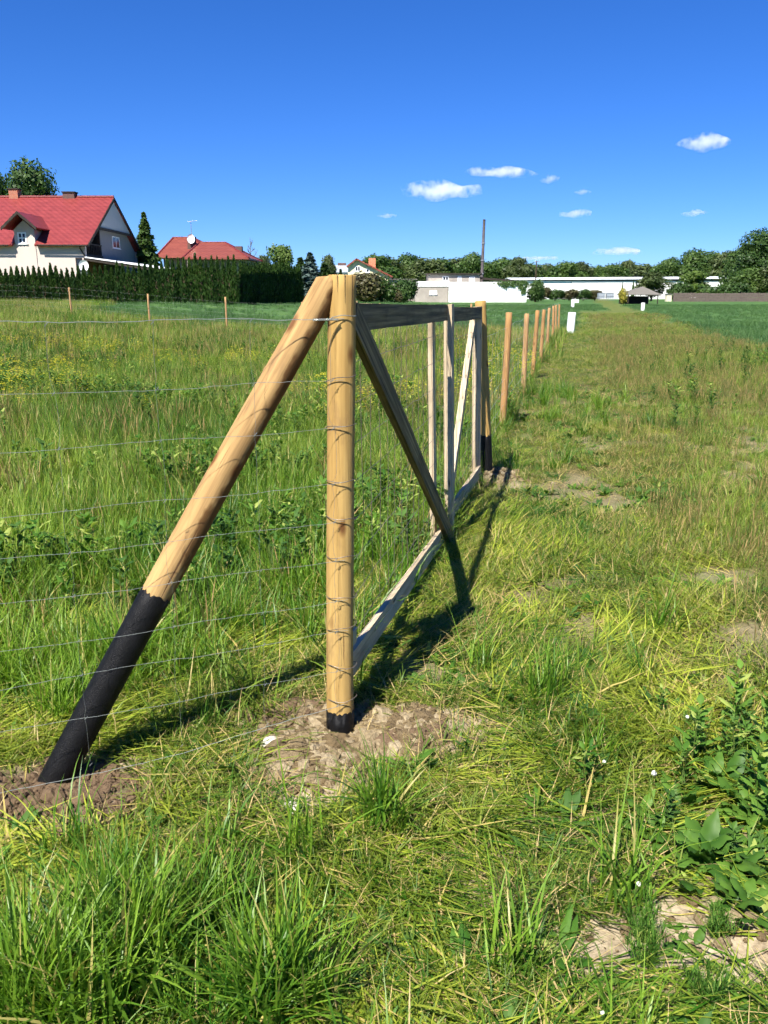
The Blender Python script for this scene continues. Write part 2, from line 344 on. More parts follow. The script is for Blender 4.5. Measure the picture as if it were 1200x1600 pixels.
class MB:
    """collects polygons in world coordinates, then links them as one mesh object"""
    def __init__(s): s.v = []; s.f = []; s.m = []
    def add(s, vs, fs, mi=0):
        b = len(s.v); s.v += [tuple(v) for v in vs]; s.f += [tuple(b + i for i in f) for f in fs]; s.m += [mi] * len(fs)
    def box(s, lo, hi, mi=0, T=None):
        x0, y0, z0 = lo; x1, y1, z1 = hi
        vs = [(x0, y0, z0), (x1, y0, z0), (x1, y1, z0), (x0, y1, z0), (x0, y0, z1), (x1, y0, z1), (x1, y1, z1), (x0, y1, z1)]
        if T: vs = [T @ Vector(v) for v in vs]
        s.add(vs, [(3, 2, 1, 0), (4, 5, 6, 7), (0, 1, 5, 4), (1, 2, 6, 5), (2, 3, 7, 6), (3, 0, 4, 7)], mi)
    def poly_prism(s, pts, off, mi=0):
        """closed polygon pts (3-D) extruded by vector off"""
        n = len(pts); off = Vector(off); a = [Vector(p) for p in pts]; b = [p + off for p in a]
        fs = [tuple(range(n))[::-1], tuple(range(n, 2 * n))] + [(i, (i + 1) % n, n + (i + 1) % n, n + i) for i in range(n)]
        s.add(a + b, fs, mi)
    def slab(s, pts, t, mi=0):
        """polygon thickened downward along its normal"""
        a = [Vector(p) for p in pts]; nrm = (a[1] - a[0]).cross(a[2] - a[0]).normalized()
        if nrm.z < 0: nrm = -nrm
        s.poly_prism(a, -nrm * t, mi)
    def tube(s, path, rad, n=6, mi=0, cap=True):
        path = [Vector(p) for p in path]; k = len(path)
        if not hasattr(rad, '__len__'): rad = [rad] * k
        vs = []; up = None
        for i, p in enumerate(path):
            t = (path[min(i + 1, k - 1)] - path[max(i - 1, 0)]).normalized()
            if up is None: up = Vector((0, 0, 1)) if abs(t.z) < .9 else Vector((1, 0, 0))
            x = t.cross(up)
            if x.length < 1e-6: x = t.orthogonal()
            x.normalize(); y = x.cross(t).normalized(); up = y
            for j in range(n):
                a = 2 * math.pi * j / n; vs.append(p + (x * math.cos(a) + y * math.sin(a)) * rad[i])
        fs = [(i * n + j, i * n + (j + 1) % n, (i + 1) * n + (j + 1) % n, (i + 1) * n + j) for i in range(k - 1) for j in range(n)]
        if cap: fs += [tuple(range(n))[::-1], tuple(range((k - 1) * n, k * n))]
        s.add(vs, fs, mi)
    def build(s, name, mats, parent=None, loc=(0, 0, 0), smooth=False, col=None):
        if not isinstance(mats, (list, tuple)): mats = [mats]
        me = bpy.data.meshes.new(name); L = Vector(loc)
        me.from_pydata([(v[0] - L.x, v[1] - L.y, v[2] - L.z) for v in s.v], [], s.f)
        for m in mats: me.materials.append(m)
        if len(mats) > 1: me.polygons.foreach_set('material_index', s.m)
        if smooth: me.polygons.foreach_set('use_smooth', [True] * len(s.f))
        bm = bmesh.new(); bm.from_mesh(me); bmesh.ops.recalc_face_normals(bm, faces=bm.faces); bm.to_mesh(me); bm.free()
        o = bpy.data.objects.new(name, me); link(o, parent, loc, col); return o
def np_mesh(name, V, Fq, mats, vattr=None, midx=None, smooth=False, nper=4):
    V = np.asarray(V, np.float32); Fq = np.asarray(Fq, np.int32); me = bpy.data.meshes.new(name)
    me.vertices.add(len(V)); me.vertices.foreach_set('co', V.ravel())
    me.loops.add(Fq.size); me.loops.foreach_set('vertex_index', Fq.ravel())
    me.polygons.add(len(Fq)); me.polygons.foreach_set('loop_start', np.arange(0, Fq.size, nper, dtype=np.int32))
    if midx is not None: me.polygons.foreach_set('material_index', np.asarray(midx, np.int32))
    if smooth: me.polygons.foreach_set('use_smooth', np.ones(len(Fq), bool))
    for m in mats: me.materials.append(m)
    if vattr is not None:
        a = me.attributes.new('v', 'FLOAT', 'POINT'); a.data.foreach_set('value', np.asarray(vattr, np.float32))
    me.update(); me.validate(); return me

# ------------------------------------------------------------------ ground
def build_ground():
    rs = [0.02]; r = .35
    while r < 6000:
        rs.append(r); r += max(.03, r * (.0125 if r < 14 else .03 if r < 90 else .12))
    rs = np.array(rs); n = 420
    # finer angles towards the view
    a = np.linspace(0, 1, n, endpoint=False); a = a - .13 * np.sin(2 * np.pi * a); ang = 2 * np.pi * a - np.pi / 2 + np.pi
    ang = np.pi / 2 + 2 * np.pi * (a)
    A, Rr = np.meshgrid(ang, rs); X = Rr * np.cos(A); Y = Rr * np.sin(A)
    Z = terrain(X, Y); V = np.stack([X, Y, Z], -1).reshape(-1, 3)
    i = np.arange(len(rs) - 1)[:, None] * n; j = np.arange(n)[None, :]; j2 = (j + 1) % n
    Fq = np.stack([i + j, i + n + j, i + n + j2, i + j2], -1).reshape(-1, 4)[:, ::-1]
    me = np_mesh('ground', V, Fq, [M['ground']], smooth=True)
    x, y = V[:, 0].astype(float), V[:, 1].astype(float)
    for nm, val in (('bare', np.maximum(bare(x, y), .35 * thin(x, y))), ('crop', crop_mask(x, y)), ('far', sst(14, 45, np.hypot(x, y)) * (1 - 0)),
                    ('loam', np.maximum(np.exp(-((x + 1.15) / .5) ** 2 - ((y - 2.3) / .35) ** 2), .75 * np.exp(-((x + .35) / .2) ** 2 - ((y - 2.95) / .13) ** 2)) + .6 * np.exp(-((x - .25) / .25) ** 2 - ((y - 2.72) / .1) ** 2))):
        t = me.attributes.new(nm, 'FLOAT', 'POINT'); t.data.foreach_set('value', np.clip(val, 0, 1).astype(np.float32))
    o = bpy.data.objects.new('ground', me); link(o); setp(o, 'grassy field with bare sandy patches and green crop strips', None, None, 'structure'); return o
build_ground()

# ------------------------------------------------------------------ poles and boards
def basis(d, xhint=None):
    z = Vector(d).normalized(); x = Vector(xhint) if xhint is not None else (Vector((0, 0, 1)) if abs(z.z) < .9 else Vector((1, 0, 0)))
    x = (x - z * x.dot(z)).normalized(); y = z.cross(x)
    return Matrix((x, y, z)).transposed()
def pole_mesh(name, L, r0, r1, mat, seed, n=28, cut=None, wob=.025, cham=.006, zs=.05, jag0=0.0, jag1=0.0, xoff=0.0, L0=None):
    """round pole along local z; cut: (point, normal) plane trims its top"""
    rnd = random.Random(seed); ph = [rnd.uniform(0, 6.28) for _ in range(6)]
    k = max(3, int(L / zs)); V = []; Fc = []
    zl = [0] + [L * i / k for i in range(1, k)] + [L - cham, L]
    rr = lambda z: r0 + (r1 - r0) * z / L
    L0 = L0 or L; bend = .004 * L0
    for iz, z in enumerate(zl):
        r = rr(z) * (1 - (cham / rr(L) if iz == len(zl) - 1 else 0))
        for j in range(n):
            a = 2 * math.pi * j / n
            w = 1 + wob * (math.sin(2 * a + ph[0] + z * .9) * .5 + math.sin(3 * a + ph[1] + z * 2.1) * .35 + math.sin(z * 5.3 + ph[2] + a) * .4 + .3 * math.sin(z * 11 + ph[3] + 2 * a))
            jz = 0
            if iz == 0 and jag0: jz = jag0 * (rnd.random() - .5)
            if iz >= len(zl) - 2 and jag1: jz = jag1 * (rnd.random() - .5)
            V.append(Vector((xoff + r * w * math.cos(a) + bend * math.sin(z / L0 * math.pi + ph[4]), r * w * math.sin(a) + bend * math.sin(z / L0 * 2 + ph[5]), z + jz)))
    for c, nr in (cut or []):
        for v in V:
            d = (v - c).dot(nr)
            if d > 0 and abs(nr.z) > .05: v.z -= d / nr.z
    for i in range(len(zl) - 1):
        for j in range(n): Fc.append((i * n + j, i * n + (j + 1) % n, (i + 1) * n + (j + 1) % n, (i + 1) * n + j))
    t = len(V); V.append(sum((V[(len(zl) - 1) * n + j] for j in range(n)), Vector()) / n)
    for j in range(n): Fc.append(((len(zl) - 1) * n + j, (len(zl) - 1) * n + (j + 1) % n, t))
    me = bpy.data.meshes.new(name); me.from_pydata(V, [], Fc); me.materials.append(mat)
    me.polygons.foreach_set('use_smooth', [len(f) == 4 and max(f) < (len(zl) - 1) * n for f in Fc]); me.update(); return me
def place(name, me, p0, d, parent, xhint=None):
    o = bpy.data.objects.new(name, me); link(o, parent, p0); o.rotation_euler = basis(d, xhint).to_euler(); return o
def board(name, p0, p1, w, t, wdir, mat, parent, seed=0):
    """sawn board from p0 to p1, width w along wdir, thickness t"""
    p0 = Vector(p0); p1 = Vector(p1); L = (p1 - p0).length; rnd = random.Random(seed)
    bm = bmesh.new(); k = 10; rings = []
    b1, b2 = (rnd.uniform(-.003, .003), rnd.uniform(-.003, .003)) if seed != 15 else (0, 0)
    for i in range(k + 1):
        z = L * i / k; q = math.sin(math.pi * i / k)
        e = [rnd.uniform(-.0012, .0012) for _ in range(4)]
        rings.append([bm.verts.new((sx * w / 2 + b1 * q + e[a], sy * t / 2 + b2 * q + e[a] * .6, z)) for a, (sx, sy) in enumerate(((-1, -1), (1, -1), (1, 1), (-1, 1)))])
    for i in range(k):
        for j in range(4): bm.faces.new((rings[i][j], rings[i][(j + 1) % 4], rings[i + 1][(j + 1) % 4], rings[i + 1][j]))
    bm.faces.new(rings[0][::-1]); bm.faces.new(rings[-1])
    ed = [e for e in bm.edges if e.is_valid and len(e.link_faces) == 2 and e.calc_face_angle(0) > 1]
    bmesh.ops.bevel(bm, geom=ed, offset=.0022, segments=1, affect='EDGES')
    me = bpy.data.meshes.new(name); bm.to_mesh(me); bm.free(); me.materials.append(mat)
    return place(name, me, p0, p1 - p0, parent, wdir)

PX, PY = -0.16, 2.83
g0 = tz(PX, PY)
# near gate post
post = thing('gate_post', (PX, PY, 0), 'thick peeled pine gate post wrapped in wire, its short tarred foot in dug soil', 'post', 'gate posts')
PTOP = Vector((PX + .017, PY, 1.655)); PB = Vector((PX, PY, -.25)); pd = PTOP - PB
place('log', pole_mesh('log', pd.length, .0505, .0465, M['pole'], 3, n=36, cham=.003), PB, pd, post)
zz = .085
place('tarred_foot', pole_mesh('tarred_foot', .25 + zz, .0518, .0511, M['tar'], 3, n=36, cham=.0003, jag1=.016, L0=pd.length), PB, pd, post)
for (ax, z0, z1, w) in ((-1.75, 1.60, 1.657, .0008), (-1.2, 1.565, 1.657, .0006)):
    cr_ = MB(); c = Vector((PX + .017 + .0455 * math.cos(ax), PY + .0455 * math.sin(ax), 0)); cr_.tube([c + Vector((0, 0, z0)), c + Vector((0, 0, (z0 + z1) / 2)), c + Vector((0, 0, z1))], [.0003, w, w * 1.3], 5); cr_.build('split', M['dark'], post)
# brace
bf = Vector((-1.15, 2.515, -.06)); bt = Vector((-.212, 2.83, 1.575))
bd = (bt - bf); Lb = bd.length + .16; Bm = basis(bd, Vector((-.95, -.39, 0)))
brace = thing('brace_pole', (bf.x, bf.y, 0), 'leaning peeled log bracing the near gate post, its lower third tarred black', 'brace pole')
cutp = Bm.inverted() @ (Vector((PX - .020, PY, 1.6)) - bf); cuth = (Bm.inverted() @ (Vector((PX, PY, 1.652)) - bf), Bm.inverted() @ Vector((-.05, 0, 1)).normalized()); cutn = Bm.inverted() @ Vector((-FD[0], -FD[1], -.02)).normalized()
place('log', pole_mesh('log', Lb, .052, .0475, M['brace'], 8, n=36, cut=[(cutp, cutn), cuth]), bf, bd, brace, Vector((-.95, -.39, 0)))
Lt = .79
place('tarred_foot', pole_mesh('tarred_foot', Lt, .0533, .0521, M['tar'], 8, n=36, cham=.0003, jag1=.02, L0=Lb), bf, bd, brace, Vector((-.95, -.39, 0)))
# far gate post
P2 = Vector((P0[0] + GD[0] * 4.55, P0[1] + GD[1] * 4.55, 0)); P2.x += .045
post2 = thing('gate_post', (P2.x, P2.y, 0), 'far gate post, thick and leaning, in shade, black tarred to knee height', 'post', 'gate posts')
d2 = Vector((-.105, 0, 1.53 + .25)); b2 = P2 + Vector((.014, 0, -.25))
place('log', pole_mesh('log', d2.length, .051, .047, M['pole'], 21, n=24), b2, d2, post2)
place('tarred_foot', pole_mesh('tarred_foot', (.25 + .38), .0524, .0508, M['tar'], 21, n=24, cham=.0003, jag1=.04, L0=d2.length), b2, d2, post2)

# thin posts beyond the gate
base_px = [(784.5, 667, 795, 488), (818, 616, 823, 490), (832, 591, 839.5, 485), (844.7, 567, 849.7, 484), (854, 549, 858.7, 481), (863, 536, 865, 478), (868, 526, 869, 476.5), (873, 518, 874, 475.5)]
plab = ['tallest looking thin pine post, first beyond the far gate post', 'second thin pine post beyond the gate, paler than the first', 'third thin pine post beyond the gate, leaning a little to the right',
        'fourth thin orange pine post in the row beyond the gate', 'fifth thin pine post in the row, pale, between two orange ones', 'sixth thin pine post in the row beyond the gate',
        'last but one thin post in the row, nearly touching its neighbours', 'last thin post of the row, beside the white marker post']
for i, (bx, by, tx, ty) in enumerate(base_px):
    b = gp(bx, by); t = at(tx, ty, b.y)
    th = thing('fence_post', (b.x, b.y, 0), plab[i], 'post', 'thin posts beyond the gate')
    d = t - Vector((b.x, b.y, 0)); b0 = Vector((b.x, b.y, 0)) - d * .1
    place('log', pole_mesh('log', d.length * 1.1, .043, .039, M['thin' if i not in (1, 4) else 'thin_pale'], 40 + i, n=14, zs=.15), b0, d, th)
    for hz in (.42, .64, .86):
        st = MB(); q = b + d * hz + Vector((-.041, -.018, 0)); st.tube([q + Vector((0, -.006, -.012)), q + Vector((-.003, -.004, 0)), q + Vector((0, .004, .012))], .0016, 4); st.build('staple', M['steel'], th)
# posts of the back fence
back_px = [(-14, 440), (108, 449), (231, 459), (352, 464), (472, 472), (593, 474), (737, 474.5), (-135, 432)]
blab = ['thin back fence post before the garden of the house with the dormer', 'thin back fence post standing below the white lower wall of the big red-roofed house', 'thin back fence post below the tip of the terrace awning',
        'thin back fence post before the thujas below the hipped red roof', 'thin back fence post just left of the leaning brace pole, below the spruces', 'thin back fence post behind the top rail of the gate, nearly hidden',
        'thin back fence post peeping out beside the top of the far gate post', 'thin back fence post farthest along towards the left of the field']
for i, (bx, ty) in enumerate(back_px):
    t = at(bx, ty, 32.0); z = tz(t.x, 32.0); th = thing('fence_post', (t.x, 32.0, z), blab[i], 'post', 'thin posts of the back fence')
    d = Vector((.01 * math.sin(i * 3), 0, t.z - z)); b0 = Vector((t.x, 32.0, z)) - d * .1
    place('log', pole_mesh('log', d.length * 1.1, .038, .035, M['thin_pale'], 60 + i, n=10, zs=.3), b0, d, th)

# ------------------------------------------------------------------ gate
GLEAN = .012
def G(a, z, off=0.0):
    o = off - .022 * min(1, a / 2.5) * z
    return Vector((P0[0] + GD[0] * a + GN[0] * o, P0[1] + GD[1] * a + GN[1] * o, z))
gn = Vector((GN[0], GN[1], 0)); gd = Vector((GD[0], GD[1], 0)); up = Vector((0, 0, 1)); BT = .026
def mesh_panel(name, parent, a0, a1, zb, zt, off, seed):
    w = MB(); rnd = random.Random(seed); na = int((a1 - a0) / .15)
    for i in range(na + 1):
        a = a0 + (a1 - a0) * i / na
        w.tube([G(a + rnd.uniform(-.006, .006), zb + (zt - zb) * k / 7, off + rnd.uniform(-.004, .004)) for k in range(8)], .00125, 4)
    for z in [zb + (zt - zb) * k / 9 for k in range(10)]:
        w.tube([G(a0 + (a1 - a0) * k / 16, z + rnd.uniform(-.004, .004), off + .003 + rnd.uniform(-.003, .003)) for k in range(17)], .00135, 4)
    return w.build(name, M['wire_dark'], parent)
gl1 = thing('gate_leaf', G(.1, 0), 'near leaf of the board gate, its diagonal running down from the wire-wrapped post', 'gate', 'leaves of the field gate')
board('top_rail', G(.07, 1.517), G(2.63, 1.476), .096, BT, up, M['board_dark'], gl1, 1)
board('bottom_rail', G(.07, .215), G(2.62, .085), .10, BT, up, M['board'], gl1, 2)
board('stile', G(2.575, .0, BT + .002), G(2.575, 1.528, BT + .002), .10, .027, gd, M['board'], gl1, 3)
board('stile', G(.13, .05, -BT - .002), G(.13, 1.55, -BT - .002), .09, BT, gd, M['board_dark'], gl1, 4)
board('batten', G(2.22, .10, -BT - .002), G(2.22, 1.43, -BT - .012), .09, .028, gd, M['board'], gl1, 5)
board('diagonal_board', G(.10, 1.53, BT + .003), G(2.52, .03, BT + .003), .10, .032, up, M['board_dark'], gl1, 6)
mesh_panel('wire_mesh', gl1, .12, 2.6, .14, 1.5, -BT * .8, 5)
gl2 = thing('gate_leaf', G(2.7, 0), 'far leaf of the board gate, its bright diagonal rising to the far post', 'gate', 'leaves of the field gate')
board('top_rail', G(2.68, 1.462), G(4.40, 1.432), .094, BT, up, M['board_dark'], gl2, 11)
board('bottom_rail', G(2.68, .15), G(4.40, .095), .10, BT, up, M['board'], gl2, 12)
board('stile', G(2.76, .06, -BT - .002), G(2.76, 1.48, -BT - .002), .09, BT, gd, M['board'], gl2, 13)
board('stile', G(4.33, -.10, BT - .046), G(4.33, 1.485, BT - .042), .14, .034, Vector((math.sin(R(24)), math.cos(R(24)), 0)), M['board'], gl2, 14)
board('diagonal_board', G(4.22, 1.44, -BT - .004), G(2.80, .16, -BT - .004), .09, .04, up, M['board'], gl2, 15)
mesh_panel('wire_mesh', gl2, 2.7, 4.4, .10, 1.44, -BT * .8, 6)
for z in (.35, 1.30):
    hg = MB(); hg.box((-.012, -.004, -.03), (.075, .004, .03), 0, Matrix.Translation(G(.03, z, .03)) @ Matrix.Rotation(math.atan2(GD[1], GD[0]), 4, 'Z')); hg.build('hinge', M['steel'], gl1)

# ------------------------------------------------------------------ wire mesh fences
wz = [1.517, 1.319, 1.158, .967, .834, .694, .542, .425, .274, .139]
fd3 = Vector((FD[0], FD[1], 0)); fm3 = Vector((FM[0], FM[1], 0))
def FP(t, z, off=0.0): return Vector((PX, PY, 0)) + fd3 * t - fm3 * (.055 + off) + Vector((0, 0, z))
rnd = random.Random(5)
nf = thing('wire_fence', (PX - .1, PY - .1, 0), 'galvanised wire mesh strung from the near gate post out past the leaning brace', 'wire fence')
sag = []
for i, z in enumerate(wz):
    w = MB(); pts = []; a1 = rnd.uniform(0, 6); kink = .006
    zz0 = z
    for k in range(70):
        t = -.01 + 3.0 * k / 69
        dz = .004 * math.sin(t * 9 + a1) + (.012 * (t / 1.2) if i == 0 else 0) + (-.035 * math.sin(min(t, 1.6) / 1.6 * math.pi) if i == 9 else -.006 * math.sin(min(t, 2) / 2 * math.pi)) + rnd.uniform(-kink, kink) * .35
        if i == 9: dz -= .05 * min(1, t)
        pts.append(FP(t, z + dz, .004 * math.sin(t * 7 + a1)))
    w.tube(pts, .0011 if i in (0, 9) else .00068, 5); w.build('line_wire', M['wire'], nf)
    # wrap around the post
    lp = MB(); pc = PB + pd * ((z + .25) / (pd.z)); tl = rnd.uniform(-.006, .012); rr = .0505 - .004 * (z / 1.65) + .0045
    lp.tube([pc + Vector((rr * math.cos(a), rr * math.sin(a), tl * math.cos(a) + .003 * math.sin(3 * a + i) - .006 * math.sin(a))) for a in [math.pi * .9 + (1.45 * math.pi) * k / 26 for k in range(27)]], .0015, 5)
    lp.build('wire_wrap', M['wire_dark'] if i else M['wire'], nf)
for t in (.035, .30, .60, .895, 1.19, 1.5, 1.8, 2.1, 2.4, 2.7):
    s_ = MB(); pts = []
    big = 2.2 if t < .1 else 1
    for i in range(len(wz) - 1):
        za, zb_ = wz[i], wz[i + 1]
        for k in range(6):
            u = k / 6; pts.append(FP(t + big * (.004 * math.sin(i * 2.3 + t * 9) + .005 * math.sin(u * math.pi) * math.sin(i * 1.7 + t * 3)), za + (zb_ - za) * u - (.03 * math.sin(math.pi * min(t, 1.6) / 1.6) if i == 8 and u > .5 else 0), -.003))
    pts.append(FP(t, wz[-1] - .03 * math.sin(math.pi * min(t, 1.6) / 1.6), 0))
    s_.tube(pts, .00045, 4)
    for i, z in enumerate(wz):
        c = FP(t, z - (.006 * math.sin(min(t, 2) / 2 * math.pi) if i != 9 else .04 * math.sin(min(t, 1.6) / 1.6 * math.pi)), .001)
        s_.tube([c + Vector((-.005, 0, -.006)), c + Vector((0, -.003, 0)), c + Vector((.005, 0, .006))], .0011, 5)
    s_.build('stay_wire', M['wire_grey'], nf)
tw = MB()
for ph in (0, math.pi):
    tw.tube([FP(.012 + .085 * k / 40, 1.514, .002) + Vector((0, .0028 * math.cos(k * 1.0 + ph), .0028 * math.sin(k * 1.0 + ph))) for k in range(41)], .0017, 5)
tw.build('wire_twist', M['wire'], nf)

def long_mesh(name, label, A, B, n_post, hz, zt, seed):
    t0 = thing(name, (A.x, A.y, tz(A.x, A.y)), label, 'wire fence'); rnd = random.Random(seed); L = (B - A).length
    for h in hz:
        w = MB(); w.tube([Vector((A.x + (B.x - A.x) * k / 60, A.y + (B.y - A.y) * k / 60, (tz(A.x + (B.x - A.x) * k / 60, A.y + (B.y - A.y) * k / 60) + h + rnd.uniform(-.006, .006) - .0))) for k in range(61)], .0013, 4)
        w.build('line_wire', M['wire'], t0)
    w = MB(); n = int(L / .3)
    for k in range(n + 1):
        x = A.x + (B.x - A.x) * k / n; y = A.y + (B.y - A.y) * k / n; z = tz(x, y); w.tube([(x, y, z + hz[0]), (x + rnd.uniform(-.01, .01), y, z + zt * .5), (x, y, z + hz[-1])], .0007, 3)
    w.build('stay_wire', M['wire'], t0); return t0
A = at(-260, 470, 31.93); B = at(890, 470, 31.93); B.x = 6.6
long_mesh('wire_fence', 'faint wire mesh of the back fence before the thuja hedge', A, B, 8, [.15, .3, .45, .6, .75, .95, 1.15], 1.1, 3)
a_, b_ = gp(784.5, 667), gp(873, 518); A = Vector((P2.x - .1, P2.y, 0)); B = Vector((b_.x - .05, b_.y, 0))
long_mesh('wire_fence', 'faint wire mesh on the thin posts running away beyond the gate', A, B, 8, [.15, .3, .45, .6, .75, .95, 1.2], 1.2, 4)

# ------------------------------------------------------------------ white marker posts
def marker(px, pyb, pyt, wpx, label, arm=False, D=None, lean=0.0):
    b = gp(px, pyb) if D is None else at(px, pyb, D); D = b.y; t = at(px, pyt, D); w = wpx * D / F / CP
    g = thing('marker_post', (b.x, b.y, b.z), label, 'marker post', 'white marker posts')
    z0 = b.z - .3; m = MB(); h = w / 2; c = h * .3
    def ring(z, s, x=0): return [(b.x + x + sx * (h * s), b.y + sy * (h * s), z) for sx, sy in ((-1, -.7), (-.7, -1), (.7, -1), (1, -.7), (1, .7), (.7, 1), (-.7, 1), (-1, .7))]
    zs = [(z0, 1), (t.z - c * .5, 1), (t.z, .82)]; V = []; Fc = []
    for z, s in zs: V += ring(z, s, lean * (z - b.z))
    for i in range(2):
        for j in range(8): Fc.append((i * 8 + j, i * 8 + (j + 1) % 8, i * 8 + 8 + (j + 1) % 8, i * 8 + 8 + j))
    Fc.append(tuple(range(16, 24))); m.add(V, Fc); m.build('shaft', M['white_post'], g)
    if arm:
        k = MB(); k.box((b.x + h, b.y - h * .8, t.z - w * 1.1), (b.x + h + w * 1.5, b.y + h * .8, t.z - w * .02)); k.build('arm', M['white_post'], g)
    return g
marker(890.5, 521, 488, 10, 'white square marker post in the grass beside the end of the thin post row', lean=.05)
marker(894.5, 481, 468, 4.2, 'distant white marker post with a short arm at its top', True)
marker(1004, 485, 473, 4.6, 'small white marker post alone at the edge of the crop before the canopy')

# ------------------------------------------------------------------ houses
def wall_boxes(name, mat, parent, boxes):
    m = MB()
    for lo, hi in boxes: m.box(lo, hi)
    return m.build(name, mat, parent)
def window(parent, x0, x1, z0, z1, y, bars=(1, 1), t=.07, glass=None, frame=None, face='y', cross=True):
    """window in a wall facing -y (or +x): frame proud of the wall, pane behind it as sub-part"""
    f = MB(); g = MB(); d = .05
    def bx(mb, a0, a1, b0, b1, e0, e1):
        if face == 'y': mb.box((a0, y - e1, b0), (a1, y - e0, b1))
        else: mb.box((y + e0, a0, b0), (y + e1, a1, b1))
    bx(f, x0, x0 + t, z0, z1, .002, d); bx(f, x1 - t, x1, z0, z1, .002, d); bx(f, x0 + t, x1 - t, z1 - t, z1, .002, d); bx(f, x0 + t, x1 - t, z0, z0 + t, .002, d)
    for i in range(bars[0]):
        c = x0 + (x1 - x0) * (i + 1) / (bars[0] + 1); bx(f, c - t * .45, c + t * .45, z0 + t, z1 - t, .004, d - .004)
    for i in range(bars[1]):
        c = z0 + (z1 - z0) * (i + 1) / (bars[1] + 1); bx(f, x0 + t, x1 - t, c - t * .4, c + t * .4, .006, d - .008)
    fo = f.build('window', frame or M['frame_white'], parent)
    bx(g, x0 + t * .5, x1 - t * .5, z0 + t * .5, z1 - t * .5, .004, .02); g.build('pane', glass or M['glass'], fo)
    s = MB(); bx(s, x0 - .08, x1 + .08, z0 - .06, z0 - .003, .002, .11); s.build('sill', M['frame_white'], fo)
    return fo

# --- the house with the red roof and wall dormer
cr = at(137, 382, 75.0); XR = cr.x; Y0 = 75.0; ZE = cr.z; k = (XR / ((178 - 600) / F)) * ray(178, 308).y
YR = k; ZR = at(178, 308, YR).z; YB = 2 * YR - Y0; XL = XR - 22; GZ = tz(XR, Y0); sl = (ZR - ZE) / (YR - Y0)
h1 = thing('house', (XR - 8, YR, GZ), 'big pale house with bright red tiled roof, wall dormer and brick chimneys behind the hedge', 'house', 'houses across the field')
m = MB(); yw = Y0 + .55   # the eaves overhang the wall
zw = ZE + .55 * sl - .25
prof = [(XR - .45, yw, GZ - 1), (XR - .45, YB - .55, GZ - 1), (XR - .45, YB - .55, zw), (XR - .45, YR, ZR - .3), (XR - .45, yw, zw)]
YBALC = yw + 4.6
# front wall, back wall, left gable, body
m.box((XL + .3, yw, GZ - 1), (XR - .45, yw + .35, zw)); m.box((XL + .3, YB - .9, GZ - 1), (XR - .45, YB - .55, zw))
m.poly_prism([(XL + .3, yw + .35, GZ - 1), (XL + .3, YB - .9, GZ - 1), (XL + .3, YB - .9, zw), (XL + .3, YR, ZR - .4), (XL + .3, yw + .35, zw)], (.35, 0, 0))
m.build('wall', M['render'], h1)
# gable end: recessed loggia in the front half, grey wall in the back half, clad triangle above
zt = at(160, 355, Y0 + 4).z     # bottom of the cladding
zfl = at(150, 398, Y0 + 2).z    # loggia floor
gm = MB()
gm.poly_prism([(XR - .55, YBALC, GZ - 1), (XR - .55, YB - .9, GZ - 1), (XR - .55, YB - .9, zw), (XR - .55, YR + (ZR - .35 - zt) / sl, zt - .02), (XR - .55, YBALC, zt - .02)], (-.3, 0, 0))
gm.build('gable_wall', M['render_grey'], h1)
lg = MB()
rz_ = lambda y: ZE + (y - Y0) * sl - .35
yk = Y0 + (zt - .05 + .35 - ZE) / sl
lg.poly_prism([(XR - 2.6, yw + .36, zfl), (XR - 2.6, YBALC - .02, zfl), (XR - 2.6, YBALC - .02, min(zt - .05, rz_(YBALC))), (XR - 2.6, min(yk, YBALC - .05), min(zt - .05, rz_(YBALC))), (XR - 2.6, yw + .36, rz_(yw + .36))], (.1, 0, 0)); lg.box((XR - 2.5, yw + .36, zfl - .25), (XR - .4, YBALC - .02, zfl))
lg.box((XR - 2.5, YBALC - .16, zfl), (XR - .58, YBALC - .02, min(zt - .05, rz_(YBALC - .2))))
lg.build('loggia', M['dark'], h1)
rl = MB()
for i in range(9): y = yw + .7 + i * .45; rl.box((XR - .5, y, zfl), (XR - .44, y + .08, zfl + .85))
rl.box((XR - .52, yw + .4, zfl + .852), (XR - .42, YBALC - .1, zfl + .95)); rl.build('railing', M['dark'], h1)
lw = MB(); lw.box((XR - .6, yw + .36, GZ - 1), (XR - .5, YBALC - .003, zfl - .255)); lw.build('lower_wall', M['brick'], h1)
cl = MB(); dy = (ZR - .3 - zt) / sl
cl.poly_prism([(XR - .12, YR - dy, zt), (XR - .12, YR + dy, zt), (XR - .12, YR, ZR - .3)], (-.12, 0, 0)); cl.build('gable_cladding', M['gable'], h1)
cb_ = MB(); cb_.box((XR - .15, YR - dy, zt - .22), (XR - .02, YR + dy, zt - .004)); cb_.build('fascia_beam', M['dark'], h1)
